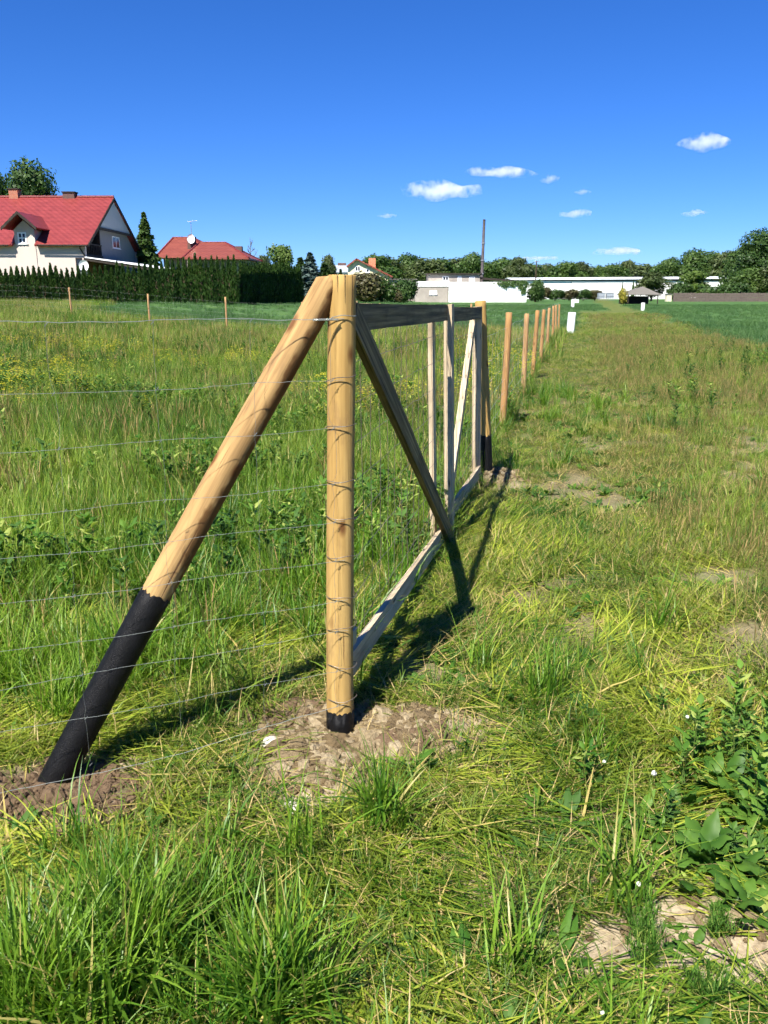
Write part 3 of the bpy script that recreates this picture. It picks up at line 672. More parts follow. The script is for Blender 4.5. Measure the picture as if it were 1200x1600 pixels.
# roof: two slabs, the front one cut for the dormer
dl = at(15, 350, Y0).x; dr = at(50, 350, Y0).x; dc = (dl + dr) / 2; dz = at(33, 331, Y0).z
rf = MB(); T = .18
def fs(x, y): return (x, y, ZE + (y - Y0) * sl)
yd = Y0 + 2.6
rf.slab([fs(XL, Y0), fs(dl, Y0), fs(dl, yd), fs(XL, yd)], T); rf.slab([fs(dr, Y0), fs(XR, Y0), fs(XR, yd), fs(dr, yd)], T); rf.slab([fs(XL, yd), fs(XR, yd), fs(XR, YR), fs(XL, YR)], T)
rf.slab([(XL, YR, ZR), (XR, YR, ZR), (XR, YB, ZE), (XL, YB, ZE)], T)
roof = rf.build('roof', M['roof_red'], h1)
rg = MB(); rg.tube([(XL, YR, ZR + .02), (XR, YR, ZR + .02)], .13, 8); rg.build('ridge', M['ridge'], roof)
for y1, z1 in ((Y0, ZE), (YB, ZE)): bb = MB(); bb.slab([(XR + .002, y1, z1 - .03), (XR + .05, y1, z1 - .03), (XR + .05, YR, ZR - .03), (XR + .002, YR, ZR - .03)], .24); bb.build('bargeboard', M['dark'], roof)
gt = MB(); gt.tube([(dr + .3, Y0 - .06, ZE - .06), (XR, Y0 - .06, ZE - .10)], .07, 6); gt.build('gutter', M['dark'], h1); gt = MB(); gt.tube([(XL, Y0 - .06, ZE - .06), (dl - .3, Y0 - .06, ZE - .08)], .07, 6); gt.build('gutter', M['dark'], h1)
pth = [at(125, 384, Y0), at(125, 388, Y0 + .3), at(132, 399, Y0 + .45), at(132, 425, Y0 + .45)]
dp = MB(); dp.tube(pth, .06, 6); dp.build('downpipe', M['dark'], h1)
for (pxa, pxb, pt, mt) in ((17, 31, 297, 'brick'), (101, 119, 302, 'brick_dark')):
    a = at(pxa, pt, YR + .3); b = at(pxb, pt, YR + .3); c = MB(); c.box((a.x, YR - .3, ZR - 1), (b.x, YR + .6, a.z)); c.build('chimney', M[mt], roof)
    c = MB(); c.box((a.x - .08, YR - .38, a.z + .003), (b.x + .08, YR + .68, a.z + .1)); c.build('chimney_cap', M['dark'], roof)
# dormer: its wall rises through the eave
dm = thing('tmp', (0, 0, 0), None, None); bpy.data.objects.remove(dm)
zpk = at(33, 343, Y0).z; hw = (dr - dl) / 2 - .12
dwall = MB(); dwall.poly_prism([(dl + .08, yw - .06, GZ - 1), (dr - .08, yw - .06, GZ - 1), (dr - .08, yw - .06, zpk - hw * .95), (dc, yw - .06, zpk), (dl + .08, yw - .06, zpk - hw * .95)], (0, 2.0, 0))
dormer = dwall.build('dormer', M['render'], h1)
dsl = .86; ye = Y0 - .55; oh = .55
def droof(sx):
    xe = dc + sx * ((dr - dl) / 2 + oh); ze = dz - dsl * abs(xe - dc)
    yr_ = Y0 + (dz - ZE) / sl; ybk = Y0 + (ze - ZE) / sl
    return [(dc, ye, dz), (xe, ye, ze), (xe, max(ybk, ye + .5) + .3, ze), (dc, yr_ + .4, dz)]
q = MB(); q.slab(droof(1), .14); q.slab(droof(-1), .14); q.build('dormer_roof', M['roof_red'], dormer)
for sx in (1, -1):
    q = MB(); p = droof(sx); a, b = Vector(p[0]), Vector(p[1]); q.poly_prism([a + Vector((0, -.003, .02)), b + Vector((0, -.003, .02)), b + Vector((0, -.003, -.24)), a + Vector((0, -.003, -.24))], (0, -.05, 0)); q.build('bargeboard', M['dark'], dormer)
a = at(27.5, 363, yw); b = at(43, 381, yw); window(h1, a.x, b.x, b.z, a.z, yw - .062, (1, 1), .11)
a = at(118, 403, yw); b = at(130, 426, yw); window(h1, a.x, b.x, b.z, a.z, yw, (0, 0), .08, frame=M['dark'])
a = at(186, 370, YR + 1.2); b = at(199, 388, YR + 1.2)
window(h1, YR + .2, YR + 2.4, b.z, a.z, XR - .55, (1, 0), .07, face='x', glass=M['glass'])
sd = MB(); c = at(131, 415, Y0 + .1); n_ = 20
V = [(c.x, c.y + .12, c.z)]
for r_, dy_ in ((.2, .09), (.36, .02), (.43, -.05)):
    V += [(c.x + r_ * math.cos(2 * math.pi * i / n_), c.y + dy_, c.z + r_ * 1.1 * math.sin(2 * math.pi * i / n_)) for i in range(n_)]
Fc = [(0, 1 + i, 1 + (i + 1) % n_) for i in range(n_)] + [(1 + j * n_ + i, 1 + j * n_ + (i + 1) % n_, 1 + (j + 1) * n_ + (i + 1) % n_, 1 + (j + 1) * n_ + i) for j in range(2) for i in range(n_)]
sd.add(V, Fc); sdo = sd.build('satellite_dish', M['dish'], h1, smooth=True)
q = MB(); q.tube([c + Vector((0, .1, 0)), c + Vector((.1, .5, .2))], .04, 6); q.tube([c + Vector((0, -.02, -.4)), c + Vector((0, -.5, -.15))], .025, 5); q.build('bracket', M['steel'], sdo)
# terrace canopy on the gable side
a = at(140, 401, Y0 + .6); ztop = a.z; b = at(251, 418, Y0 - 1.0)
aw = MB(); aw.slab([(XR - .45, Y0 + .3, ztop), (b.x, Y0 - 1.0, b.z), (b.x, Y0 + 11, b.z), (XR - .45, Y0 + 11.5, ztop)], .10)
awo = aw.build('canopy', M['frame_white'], h1)
q = MB(); q.slab([(XR - .4, Y0 + .35, ztop - .14), (b.x - .15, Y0 - .9, b.z - .14), (b.x - .15, Y0 + 10.8, b.z - .14), (XR - .4, Y0 + 11.2, ztop - .14)], .2); q.build('canopy_underside', M['dark'], awo)  # dark slab lining the whole underside of the canopy
for yy in (Y0 - .5, Y0 + 5, Y0 + 10.3):
    q = MB(); q.box((b.x - .35, yy, GZ - .6), (b.x - .2, yy + .15, b.z - .2)); q.build('canopy_post', M['dark'], awo)

# --- second house with a hipped red roof
D2 = 100.0; gz2 = tz(at(320, 400, D2).x, D2)
h2 = thing('house', (at(315, 400, D2).x, D2 + 5, gz2), 'low house with hipped dull red roof, white dish and antenna above the thuja tops', 'house', 'houses across the field')
def hip(parent, xl, xr, yf, yb, ze, zr, xa, xb, yr, mat, name='roof', t=.15):
    q = MB(); A_, B_ = (xa, yr, zr), (xb, yr, zr); e = [(xl, yf, ze), (xr, yf, ze), (xr, yb, ze), (xl, yb, ze)]
    q.add([*e, A_, B_, *[(x, y, z - t) for x, y, z in e]], [(0, 1, 5, 4), (1, 2, 5), (2, 3, 4, 5), (3, 0, 4), (6, 7, 1, 0), (7, 8, 2, 1), (8, 9, 3, 2), (9, 6, 0, 3), (9, 8, 7, 6)])
    ro = q.build(name, mat, parent); r_ = MB()
    for p, s_ in ((A_, e[0]), (A_, e[3]), (B_, e[1]), (B_, e[2]), (A_, B_)): r_.tube([Vector(p), Vector(s_)], .12, 6)
    r_.build('ridge', M['ridge'], ro); return ro
el = at(238, 401, D2); er = at(392, 402, D2); ap = at(270, 371, D2 + 6); ap2 = at(300, 371, D2 + 6); rb = at(352, 379, D2 + 4.5); ra = at(305, 379, D2 + 4.5)
wy = D2 + .6
wall_boxes('wall', M['block'], h2, [((el.x + .6, wy + 2, gz2 - 1), (er.x - .6, D2 + 11, el.z - .1)), ((at(290, 400, D2).x, wy, gz2 - 1), (er.x - .6, wy + 2, el.z - .3))])  # pale wall given this darker grey in place of shade under the eaves
r1 = hip(h2, el.x, at(345, 401, D2).x, D2 + 1.5, D2 + 11.5, el.z + .05, ap.z, ap.x, ap2.x, D2 + 6.3, M['roof_red2'])
r2 = hip(h2, at(290, 401, D2).x, er.x, D2 - 1.6, D2 + 9, el.z - .2, rb.z, ra.x + .5, rb.x, D2 + 4.5, M['roof_red2'])
a = at(294, 370, D2 + 4); b = at(306, 385, D2 + 4); c = MB(); c.box((a.x, D2 + 3.4, b.z - 1.5), (b.x, D2 + 4.4, a.z)); c.build('chimney', M['brick_dark'], r1)
a = at(368, 385, D2 + 5); b = at(379, 400, D2 + 5); c = MB(); c.box((a.x, D2 + 4.6, b.z - 1.5), (b.x, D2 + 5.5, a.z)); c.build('chimney', M['brick_dark'], r2)
dc_ = at(298.5, 373, D2 + 3); q = MB(); V = [(dc_.x, dc_.y + .12, dc_.z)]
for r_, dy_ in ((.2, .08), (.36, .02), (.46, -.06)): V += [(dc_.x + r_ * math.cos(2 * math.pi * i / 18), dc_.y + dy_, dc_.z + r_ * 1.15 * math.sin(2 * math.pi * i / 18)) for i in range(18)]
q.add(V, [(0, 1 + i, 1 + (i + 1) % 18) for i in range(18)] + [(1 + j * 18 + i, 1 + j * 18 + (i + 1) % 18, 1 + (j + 1) * 18 + (i + 1) % 18, 1 + (j + 1) * 18 + i) for j in range(2) for i in range(18)])
sdo = q.build('satellite_dish', M['dish'], h2, smooth=True); q = MB(); q.tube([dc_ + Vector((0, .1, 0)), dc_ + Vector((0, .5, -.1))], .04, 6); q.build('bracket', M['steel'], sdo)
a = at(298, 345, D2 + 3.9); q = MB(); q.tube([(a.x, a.y, dc_.z - .5), (a.x, a.y, a.z)], .035, 6)
q.tube([(a.x - .4, a.y, a.z - .1), (a.x + .75, a.y, a.z + .02)], .025, 5)
for i in range(5): q.tube([(a.x - .3 + i * .23, a.y - .3, a.z - .07 + i * .02), (a.x - .3 + i * .23, a.y + .3, a.z - .07 + i * .02)], .016, 4)
q.build('antenna', M['steel'], h2)
a = at(330, 402, wy); window(h2, a.x, a.x + 1.3, gz2 + 1.0, gz2 + 2.3, wy, (1, 0), .08)

# --- yellow house with brick chimney
D3 = 150.0; gz3 = 0.3; h3 = thing('house', (at(580, 430, D3).x, D3 + 4, gz3), 'cream gabled house with brown-red roof and orange brick chimney behind round shrubs', 'house', 'houses across the field')
pk = at(557, 403.5, D3); le = at(541, 416, D3); re_ = at(614, 432, D3)
q = MB(); q.poly_prism([(le.x + .3, D3, gz3 - 1), (re_.x - .3, D3, gz3 - 1), (re_.x - .3, D3, re_.z - .15), (pk.x, D3, pk.z - .25), (le.x + .3, D3, le.z - .1)], (0, 9, 0)); q.build('wall', M['render_cream'], h3)
q = MB(); q.slab([(pk.x, D3 - .6, pk.z), (re_.x, D3 - .6, re_.z), (re_.x, D3 + 9.5, re_.z), (pk.x, D3 + 9.5, pk.z)], .25); q.slab([(pk.x, D3 - .6, pk.z), (le.x, D3 - .6, le.z), (le.x, D3 + 9.5, le.z), (pk.x, D3 + 9.5, pk.z)], .25)
r3 = q.build('roof', M['roof_brown'], h3)
a = at(576, 403.5, D3 + 2); b = at(587, 420, D3 + 2); q = MB(); q.box((a.x, D3 + 1.5, b.z - 2), (b.x, D3 + 2.6, a.z)); q.build('chimney', M['brick_orange'], r3)
a = at(555, 416, D3); b = at(563, 424, D3); window(h3, a.x, b.x, b.z, a.z, D3, (1, 0), .1, frame=M['frame_white'])
a = at(572, 420, D3); b = at(577, 426, D3); window(h3, a.x, b.x, b.z, a.z, D3, (0, 0), .1)
# --- grey-roofed house beside it
D4 = 165.0; h4 = thing('house', (at(527, 430, D4).x, D4 + 4, .3), 'low house with grey sheet roof half hidden behind the dark spruces', 'house', 'houses across the field')
a = at(512, 414, D4 + 5); b = at(545, 414, D4 + 5); e1 = at(508, 425, D4); e2 = at(547, 425, D4)
wall_boxes('wall', M['frame_white'], h4, [((e1.x + .4, D4 + .4, -.7), (e2.x - .4, D4 + 9.6, e1.z - .2))])
q = MB(); q.slab([(e1.x, D4, e1.z), (e2.x, D4, e1.z), (e2.x, D4 + 5, a.z), (e1.x, D4 + 5, a.z)], .15); q.slab([(e1.x, D4 + 10, e1.z), (e2.x, D4 + 10, e1.z), (e2.x, D4 + 5, a.z), (e1.x, D4 + 5, a.z)], .15); r4 = q.build('roof', M['roof_grey'], h4)
a = at(531, 411, D4 + 5); q = MB(); q.box((a.x - .4, D4 + 4.6, a.z - 1.6), (a.x + 1.2, D4 + 5.4, a.z)); q.build('chimney', M['brick_dark'], r4)

# --- flat-roofed workshop with whitewashed wall
D5 = 140.0; g5 = at(700, 470, D5).z
wk = thing('workshop', (at(730, 470, D5).x, D5 + 5, g5), 'flat-roofed grey block workshop with long whitewashed front wall at the field edge', 'building')
x = lambda px, D=D5: at(px, 450, D).x
z = lambda py, D=D5: at(700, py, D).z
wall_boxes('annex_wall', M['block'], wk, [((x(649), D5 + .05, g5 - .6), (x(700), D5 + 8, z(448)))])
wall_boxes('parapet', M['whitewash'], wk, [((x(653), D5 - .05, z(447.8)), (x(702), D5 + 8, z(439.5)))])
wall_boxes('front_wall', M['whitewash'], wk, [((x(701), D5 - .12, g5 - .8), (x(823), D5 + .3, z(440.5)))])
wall_boxes('side_wall', M['block'], wk, [((x(608), D5 + 8.1, g5 - .6), (x(652), D5 + 12, z(436)))])
wall_boxes('end_wall', M['block'], wk, [((x(823) - .3, D5 + .302, g5 - .6), (x(823) - .02, D5 + 12, z(441.5)))])
wall_boxes('upper_storey', M['block'], wk, [((x(670), D5 + 1.5, z(440.2)), (x(751), D5 + 10, z(428.6)))])
wall_boxes('roof', M['dark'], wk, [((x(667), D5 + 1.1, z(428.4)), (x(754), D5 + 10.4, z(426.6)))])
q = MB(); q.slab([(x(751.3), D5 + 1.6, z(433)), (x(820), D5 + .35, z(438.5)), (x(820), D5 + 9, z(437)), (x(751.3), D5 + 9, z(431))], .35); q.build('lean_to_roof', M['dark'], wk)
wall_boxes('rear_roof', M['canvas'], wk, [((x(606), D5 + 7.6, z(435.8)), (x(655), D5 + 13, z(434.5)))])
for (pa, pb, ta, tb, yy, gl) in ((671, 683, 454, 460.5, D5 + .05, 'curtain'), (692, 702, 431.5, 438.5, D5 + 1.5, 'glass'), (734, 743, 432, 439, D5 + 1.5, 'curtain'), (716, 722, 431, 439.8, D5 + 1.5, 'curtain')):
    window(wk, x(pa), x(pb), z(tb), z(ta), yy, (1 if pb - pa > 8 else 0, 0), .12, glass=M[gl])
pl = thing('chimney_pipe', (x(755), D5 + 11, g5), 'tall thin dark steel chimney pipe behind the workshop roof', 'chimney')
a = at(752.6, 440, D5 + 11); b = at(756.6, 344, D5 + 11); q = MB(); a0 = a.copy(); a0.z = g5; q.tube([a0, a, a.lerp(b, .5), b], [.26, .26, .24, .22], 12); q.build('pipe', M['rust'], pl, smooth=False)
for u in (.12, .34, .62): q = MB(); q.tube([a.lerp(b, u), a.lerp(b, u + .02)], .34, 12); q.build('collar', M['steel'], pl)
q = MB(); q.tube([b, b + Vector((0, 0, .12))], [.3, .18], 10); q.build('cowl', M['dark'], pl)

# --- long white hall
D6 = 205.0; hl = thing('long_hall', (at(985, 450, D6).x, D6 + 6, 0), 'very long low white hall with thin pale roof beyond the crop field', 'building')
xa, xb = at(800, 440, D6).x, at(1137, 440, D6).x; zt_ = at(900, 437, D6).z; zr_ = at(900, 433.3, D6).z
for i, (p0_, p1_) in enumerate(((800, 893), (893, 994), (996, 1070), (1070, 1137))):
    wall_boxes('wall', M['whitewash'], hl, [((at(p0_, 440, D6).x + .04, D6 + (.0 if i % 2 else .06), -1), (at(p1_, 440, D6).x - .04, D6 + 14, zt_ - .284))])
wall_boxes('eave_strip', M['dark'], hl, [((xa + .2, D6 + .3, zt_ - .28), (xb - .2, D6 + 13.5, zt_ - .1))])
q = MB(); q.slab([(xa - .3, D6 - .5, zt_), (xb + .3, D6 - .5, zt_ + .3), (xb + .3, D6 + 7, zr_ + .3), (xa - .3, D6 + 7, zr_)], .1); q.slab([(xa - .3, D6 + 14.5, zt_), (xb + .3, D6 + 14.5, zt_), (xb + .3, D6 + 7, zr_ + .29), (xa - .3, D6 + 7, zr_ - .01)], .1); q.build('roof', M['roof_light'], hl)

# --- utility pole
b = at(836, 460, 150); a = at(836, 407.5, 150); up_ = thing('utility_pole', (b.x, b.y, 0), 'slim utility pole with short crossarm before the long white hall', 'pole')
q = MB(); q.tube([(b.x, b.y, -.3), (b.x, b.y, a.z)], [.13, .09], 8); q.build('pole', M['bark'], up_)
q = MB(); q.box((b.x - .35, b.y - .16, a.z - .22), (b.x + .55, b.y - .1, a.z - .1)); q.build('crossarm', M['steel'], up_)
for i in (-.25, .45):
    q = MB(); q.tube([(b.x + i, b.y - .13, a.z - .098), (b.x + i, b.y - .13, a.z + .06)], [.05, .03], 6); q.build('insulator', M['dish'], up_)

# --- garden canopy with pyramid roof
D7 = 118.0; ga = at(979, 459.5, D7); gb = at(1034, 459.5, D7); gk = at(1004, 447.5, D7 + 2.5)
gz7 = tz(ga.x, D7); gzb = thing('garden_canopy', ((ga.x + gb.x) / 2, D7 + 2.5, gz7), 'open garden canopy with low grey pyramid roof at the end of the field', 'gazebo')
q = MB(); e = [(ga.x, D7, ga.z), (gb.x, D7, ga.z - .05), (gb.x, D7 + 5, ga.z), (ga.x, D7 + 5, ga.z)]; q.add([*e, gk, *[(p[0], p[1], p[2] - .1) for p in e]], [(0, 1, 4), (1, 2, 4), (2, 3, 4), (3, 0, 4), (5, 6, 1, 0), (6, 7, 2, 1), (7, 8, 3, 2), (8, 5, 0, 3), (8, 7, 6, 5)]); q.build('roof', M['canvas'], gzb)
for xx in (ga.x + .35, gb.x - .4):
    for yy in (D7 + .3, D7 + 4.6):
        q = MB(); q.box((xx - .06, yy - .06, gz7 - .3), (xx + .06, yy + .06, ga.z - .05)); q.build('post', M['dark'], gzb)
q = MB(); q.box((ga.x + .45, D7 + 4.5, gz7 - .2), (gb.x - .5, D7 + 4.58, ga.z - .3)); q.build('shade_backing', M['dark'], gzb)  # added dark panel standing in for the shade under the roof

# --- plank fence at the end of the crop
D8 = 150.0; fa = at(1052, 467, D8); fb = at(1290, 467, D8); pf = thing('plank_fence', (fa.x, D8, 0), 'long low grey-brown plank fence beneath the trees beyond the crop', 'fence')
n = 9; w_ = (fb.x - fa.x) / n
rnd = random.Random(9)
for i in range(n):
    q = MB(); zt2 = at(1100, 457.5, D8).z + rnd.uniform(-.06, .06); zq = tz(fa.x, D8)
    for j in range(4): zz_ = zq - .1 + (zt2 - zq + .1) * j / 4; q.box((fa.x + i * w_ + .09, D8 + rnd.uniform(-.01, .01), zz_), (fa.x + (i + 1) * w_ - .02, D8 + .04, zz_ + (zt2 - zq + .1) / 4 - .02))
    o = q.build('panel', M['fence_grey'], pf)
    q = MB(); q.box((fa.x + i * w_ - .03, D8 - .06, zq - .2), (fa.x + i * w_ + .085, D8 + .07, zt2 + .06)); q.build('post', M['fence_grey'], pf)
bx_ = at(1044, 468, 130); t = at(1044, 459, 130); hv = thing('garden_box', (bx_.x, 130, bx_.z), 'small beige upright box standing at the end of the plank fence', 'box')
q = MB(); q.box((bx_.x - .38, 129.6, bx_.z - .3), (bx_.x + .38, 130.4, t.z - .1)); q.build('body', M['beige'], hv); q = MB(); q.box((bx_.x - .44, 129.5, t.z - .098), (bx_.x + .44, 130.5, t.z)); q.build('lid', M['canvas'], hv)
for i, (pa, pb, lab) in enumerate(((935, 946, 'pale grey water tank in a cage behind the weeds, next to the long hedge'), (948, 960, 'pale grey caged water tank nearer the yellow bush'))):
    a = at(pa, 468, 140); b = at(pb, 457.5, 140); tk = thing('water_tank', ((a.x + b.x) / 2, 140.5, a.z), lab, 'tank', 'caged water tanks')
    q = MB(); q.box((a.x + .04, 140.05, a.z + .15), (b.x - .04, 141, b.z - .04)); q.build('tank', M['roof_grey'], tk)
    q = MB()
    for j in range(5): xx = a.x + (b.x - a.x) * j / 4; q.tube([(xx, 140, a.z - .2), (xx, 140, b.z)], .025, 4)
    for zz_ in (a.z + .2, (a.z + b.z) / 2, b.z): q.tube([(a.x, 139.99, zz_), (b.x, 139.99, zz_)], .025, 4)
    q.build('cage', M['steel'], tk)

# ------------------------------------------------------------------ trees
rng = np.random.default_rng(7)
M['leaf_dark'] = leaf_mat('dark tree leaves', (.022, .052, .012), (.066, .118, .028), trans=.22, nscale=.25)  # lightened so the colour stands in for haze over distance
M['leaf_olive'] = leaf_mat('olive tree leaves', (.034, .055, .016), (.095, .125, .042), trans=.25, nscale=.25)
M['leaf_mid'] = leaf_mat('mid green tree leaves', (.028, .065, .014), (.085, .140, .030), trans=.28, nscale=.25)
M['leaf_light'] = leaf_mat('fresh green tree leaves', (.05, .10, .02), (.13, .19, .04), trans=.3, nscale=.25)
M['leaf_blue'] = leaf_mat('blue spruce needles', (.035, .060, .050), (.085, .130, .115), trans=.1, nscale=.6)
M['leaf_thuja'] = leaf_mat('thuja sprays', (.014, .038, .008), (.042, .085, .014), trans=.15, nscale=.9)
M['leaf_brown'] = leaf_mat('bronze shrub leaves', (.05, .04, .022), (.10, .10, .035), trans=.2, nscale=.8)
M['leaf_yellow'] = leaf_mat('yellow shrub leaves', (.22, .20, .03), (.38, .33, .05), trans=.25, nscale=.8)
def unit(n):
    v = rng.normal(size=(n, 3)); return v / np.linalg.norm(v, axis=1, keepdims=True)
def leaf_cards(C, Nn, size, aspect=.6, jitter=.8):
    """pointed folded leaf clumps at C, facing about Nn: 2 triangles-quads each"""
    n = len(C); nn = Nn + jitter * unit(n); nn /= np.linalg.norm(nn, axis=1, keepdims=True)
    t = np.cross(nn, unit(n)); t /= np.linalg.norm(t, axis=1, keepdims=True) + 1e-9; b = np.cross(nn, t)
    s = (size * rng.uniform(.6, 1.35, n))[:, None]
    fold = nn * s * .18
    V = np.stack([C - t * s, C + b * s * aspect - fold, C + t * s, C - b * s * aspect - fold], 1).reshape(-1, 3)
    Fq = np.arange(4 * n).reshape(n, 4)
    v = np.repeat(rng.random(n), 4)
    return V, Fq, v
def crown_points(lobes, n, shell=.45):
    """points inside a union of ellipsoid lobes, mostly near their surfaces"""
    w = np.array([l[3] * l[4] * l[5] for l in lobes]) ** .67; w /= w.sum(); k = rng.choice(len(lobes), n, p=w); L = np.array(lobes)[k]
    d = unit(n); r = 1 - shell * rng.random(n) ** 1.6
    # lumpy surface
    r = r * (1 + .16 * np.sin(d[:, 0] * 7 + k * 2.1) * np.cos(d[:, 2] * 6 + k) + .10 * np.sin(d[:, 1] * 13 + k))
    return L[:, :3] + d * L[:, 3:6] * r[:, None], d
def trunk_mesh(H, r, lean=.0, limbs=6, z0=.35, reach=.3, seed=0, nm='trunk', mat=None, twigs=0):
    m = MB(); rd = random.Random(seed)
    sp = [Vector((lean * H * (k / 6) ** 1.5 + rd.uniform(-.01, .01) * H, rd.uniform(-.01, .01) * H, H * k / 6)) for k in range(7)]; sp[0] = Vector((0, 0, -.3)); 
    m.tube(sp, [r * (1.25 if k == 0 else 1) * (1 - .85 * k / 6) for k in range(7)], 8)
    for i in range(limbs):
        h = H * (z0 + (.9 - z0) * (i + .5) / limbs); a = i * 2.4 + rd.uniform(-.4, .4); l = reach * H * (1 - .5 * i / limbs) * rd.uniform(.7, 1.2)
        p = Vector((lean * H * (h / H) ** 1.5, 0, h)); q_ = p + Vector((math.cos(a) * l, math.sin(a) * l, l * .7)); mid = p.lerp(q_, .5) + Vector((0, 0, -.08 * l))
        m.tube([p, mid, q_], [r * .42, r * .25, r * .06], 5)
        for j in range(twigs):
            u = rd.uniform(.3, 1); s_ = p.lerp(q_, u); e_ = s_ + Vector((rd.uniform(-.5, .5), rd.uniform(-.5, .5), rd.uniform(.4, 1.1))) * l * .6
            m.tube([s_, s_.lerp(e_, .5) + Vector((rd.uniform(-.1, .1) * l, 0, 0)), e_], [r * .14, r * .09, r * .03], 4)
    return m
def make_tree(name, H, W, kind, mat, n, leaf, seed, base=.2):
    """one tree of height H and width W (metres); crown + trunk meshes under an Empty"""
    global rng
    rng = np.random.default_rng(seed); e = bpy.data.objects.new(name, None); COL.objects.link(e); WL[e.name] = Vector((0, 0, 0))
    if kind == 'round':
        lobes = []; R_ = W / 2
        for i in range(9 + seed % 5):
            a = rng.uniform(0, 6.28); h = rng.uniform(base + .12, .86); rad = R_ * (.62 if h < .7 else .35) * rng.uniform(.3, 1)
            s = rng.uniform(.30, .46) * R_ * (1.15 - .35 * abs(h - .55)); lobes.append((math.cos(a) * rad, math.sin(a) * rad, H * h, s * 1.1, s * 1.1, min(s, H * .18)))
        lobes.append((0, 0, H * .84, R_ * .42, R_ * .42, H * .16)); lobes.append((0, 0, H * (base + .3), R_ * .62, R_ * .62, H * .25))
        C, Dn = crown_points(lobes, n)
    elif kind == 'spruce':
        u = rng.random(n) ** .75; h = H * (base + (1 - base) * (1 - u)); tier = np.floor((1 - u) * 16); ph = tier * 1.3
        a = rng.uniform(0, 6.28, n); br = .66 + .2 * np.cos(a * 7 + ph) + .16 * np.cos(a * 2 + ph * 2.3); r = W / 2 * u ** .9 * br * (.55 + .45 * rng.random(n) ** .5)
        fr = ((1 - u) * 16) % 1
        C = np.stack([np.cos(a) * r, np.sin(a) * r, h - .12 * r - .1 * fr], 1); Dn = np.stack([np.cos(a) * .5, np.sin(a) * .5, np.full(n, .7)], 1)
    elif kind == 'thuja':
        u = rng.random(n) ** .8; h = H * (1 - u); a = rng.uniform(0, 6.28, n); prof = np.minimum(1, 1.75 * u ** .95) * (1 - .25 * sst(.75, 1, u))
        r = W / 2 * prof * (.78 + .26 * rng.random(n)) * (1 + .1 * np.sin(a * 4 + h * 5)); C = np.stack([np.cos(a) * r, np.sin(a) * r, h], 1); Dn = np.stack([np.cos(a), np.sin(a), np.full(n, .15)], 1)
    elif kind == 'bush':
        R_ = W / 2; lobes = [(0, 0, H * .5, R_ * .8, R_ * .8, H * .48)]
        for i in range(7):
            a = rng.uniform(0, 6.28); lobes.append((math.cos(a) * R_ * .5, math.sin(a) * R_ * .5, H * rng.uniform(.3, .75), R_ * .45, R_ * .45, H * .28))
        C, Dn = crown_points(lobes, n); C[:, 2] = np.maximum(C[:, 2], .05)
    V, Fq, v = leaf_cards(C, Dn, leaf, .62, .75)
    if kind == 'thuja':   # flat upright sprays
        n_ = len(C); up_v = np.array([0, 0, 1.0]) + .35 * unit(n_) + .35 * Dn; up_v /= np.linalg.norm(up_v, axis=1, keepdims=True); sd_ = np.cross(up_v, unit(n_)); sd_ /= np.linalg.norm(sd_, axis=1, keepdims=True)
        s = (leaf * rng.uniform(.6, 1.3, n_))[:, None]; V = np.stack([C - up_v * s, C + sd_ * s * .42, C + up_v * s * 1.2, C - sd_ * s * .42], 1).reshape(-1, 3)
        # dark woody core keeps the column opaque
    me = np_mesh('crown', V, Fq, [mat], v); c = bpy.data.objects.new('crown', me); COL.objects.link(c); c.parent = e
    if kind in ('round', 'spruce'):
        tm = trunk_mesh(H * (.8 if kind == 'round' else .95), max(.06, H * .02), 0, 7 if kind == 'round' else 0, base + .05, W / H * .38, seed); o = tm.build('trunk', M['bark'], e)
    else:
        tm = MB()
        if kind == 'thuja': tm.tube([(0, 0, -.3), (0, 0, .2), (0, 0, H * .55), (0, 0, H * .9)], [W * .1, W * .34, W * .30, .02], 8)
        else: 
            for i in range(6): a = i * 1.05; tm.tube([(0, 0, -.2), (math.cos(a) * W * .13, math.sin(a) * W * .13, H * .4), (math.cos(a) * W * .28, math.sin(a) * W * .28, H * .8)], [.05, .035, .012], 5)
        tm.build('stem', M['bark'], e)
    return e
TREES = {}
def put_tree(key, px, ptop, D, wpx, label, group, cat='tree', name=None, zb=None, rot=None, pbase=None):
    """stand a copy of tree KEY at distance D so that its real height and width are those measured from the photo"""
    proto, H0, W0 = TREES[key]; t = at(px, ptop, D); zb = (tz(t.x, D) if zb is None else zb) if pbase is None else at(px, pbase, D).z
    H = t.z - zb; W = wpx * D / F * 1.0; s = (W / W0, W / W0, H / H0)
    if not proto.get('used'): o = proto['e']; proto['used'] = True; o.location = (t.x, D, zb); o.scale = s
    else: o = copy_tree(proto['e'], (t.x, D, zb), scale=s)
    o.rotation_euler[2] = (px * 1.7) % 6.28 if rot is None else rot
    setp(o, label, cat, group)
    if name: o.name = name
    return o
def proto(key, name, H, W, kind, mat, n, leaf, seed, base=.2): TREES[key] = ({'e': make_tree(name, H, W, kind, M[mat], n, leaf, seed, base)}, H, W)
proto('r1', 'broadleaf_tree', 10, 9, 'round', 'leaf_olive', 6500, .26, 1)
proto('r2', 'broadleaf_tree', 10, 10, 'round', 'leaf_mid', 7000, .26, 2, .12)
proto('r3', 'broadleaf_tree', 10, 8, 'round', 'leaf_olive', 6500, .25, 3, .1)
proto('r4', 'broadleaf_tree', 10, 10, 'round', 'leaf_mid', 7500, .25, 4, .1)  # lighter mid green carries the far line's haze in its colour
proto('r5', 'broadleaf_tree', 10, 9, 'round', 'leaf_light', 5000, .28, 5, .1)
proto('big', 'broadleaf_tree', 16, 13, 'round', 'leaf_dark', 17000, .24, 6, .2)
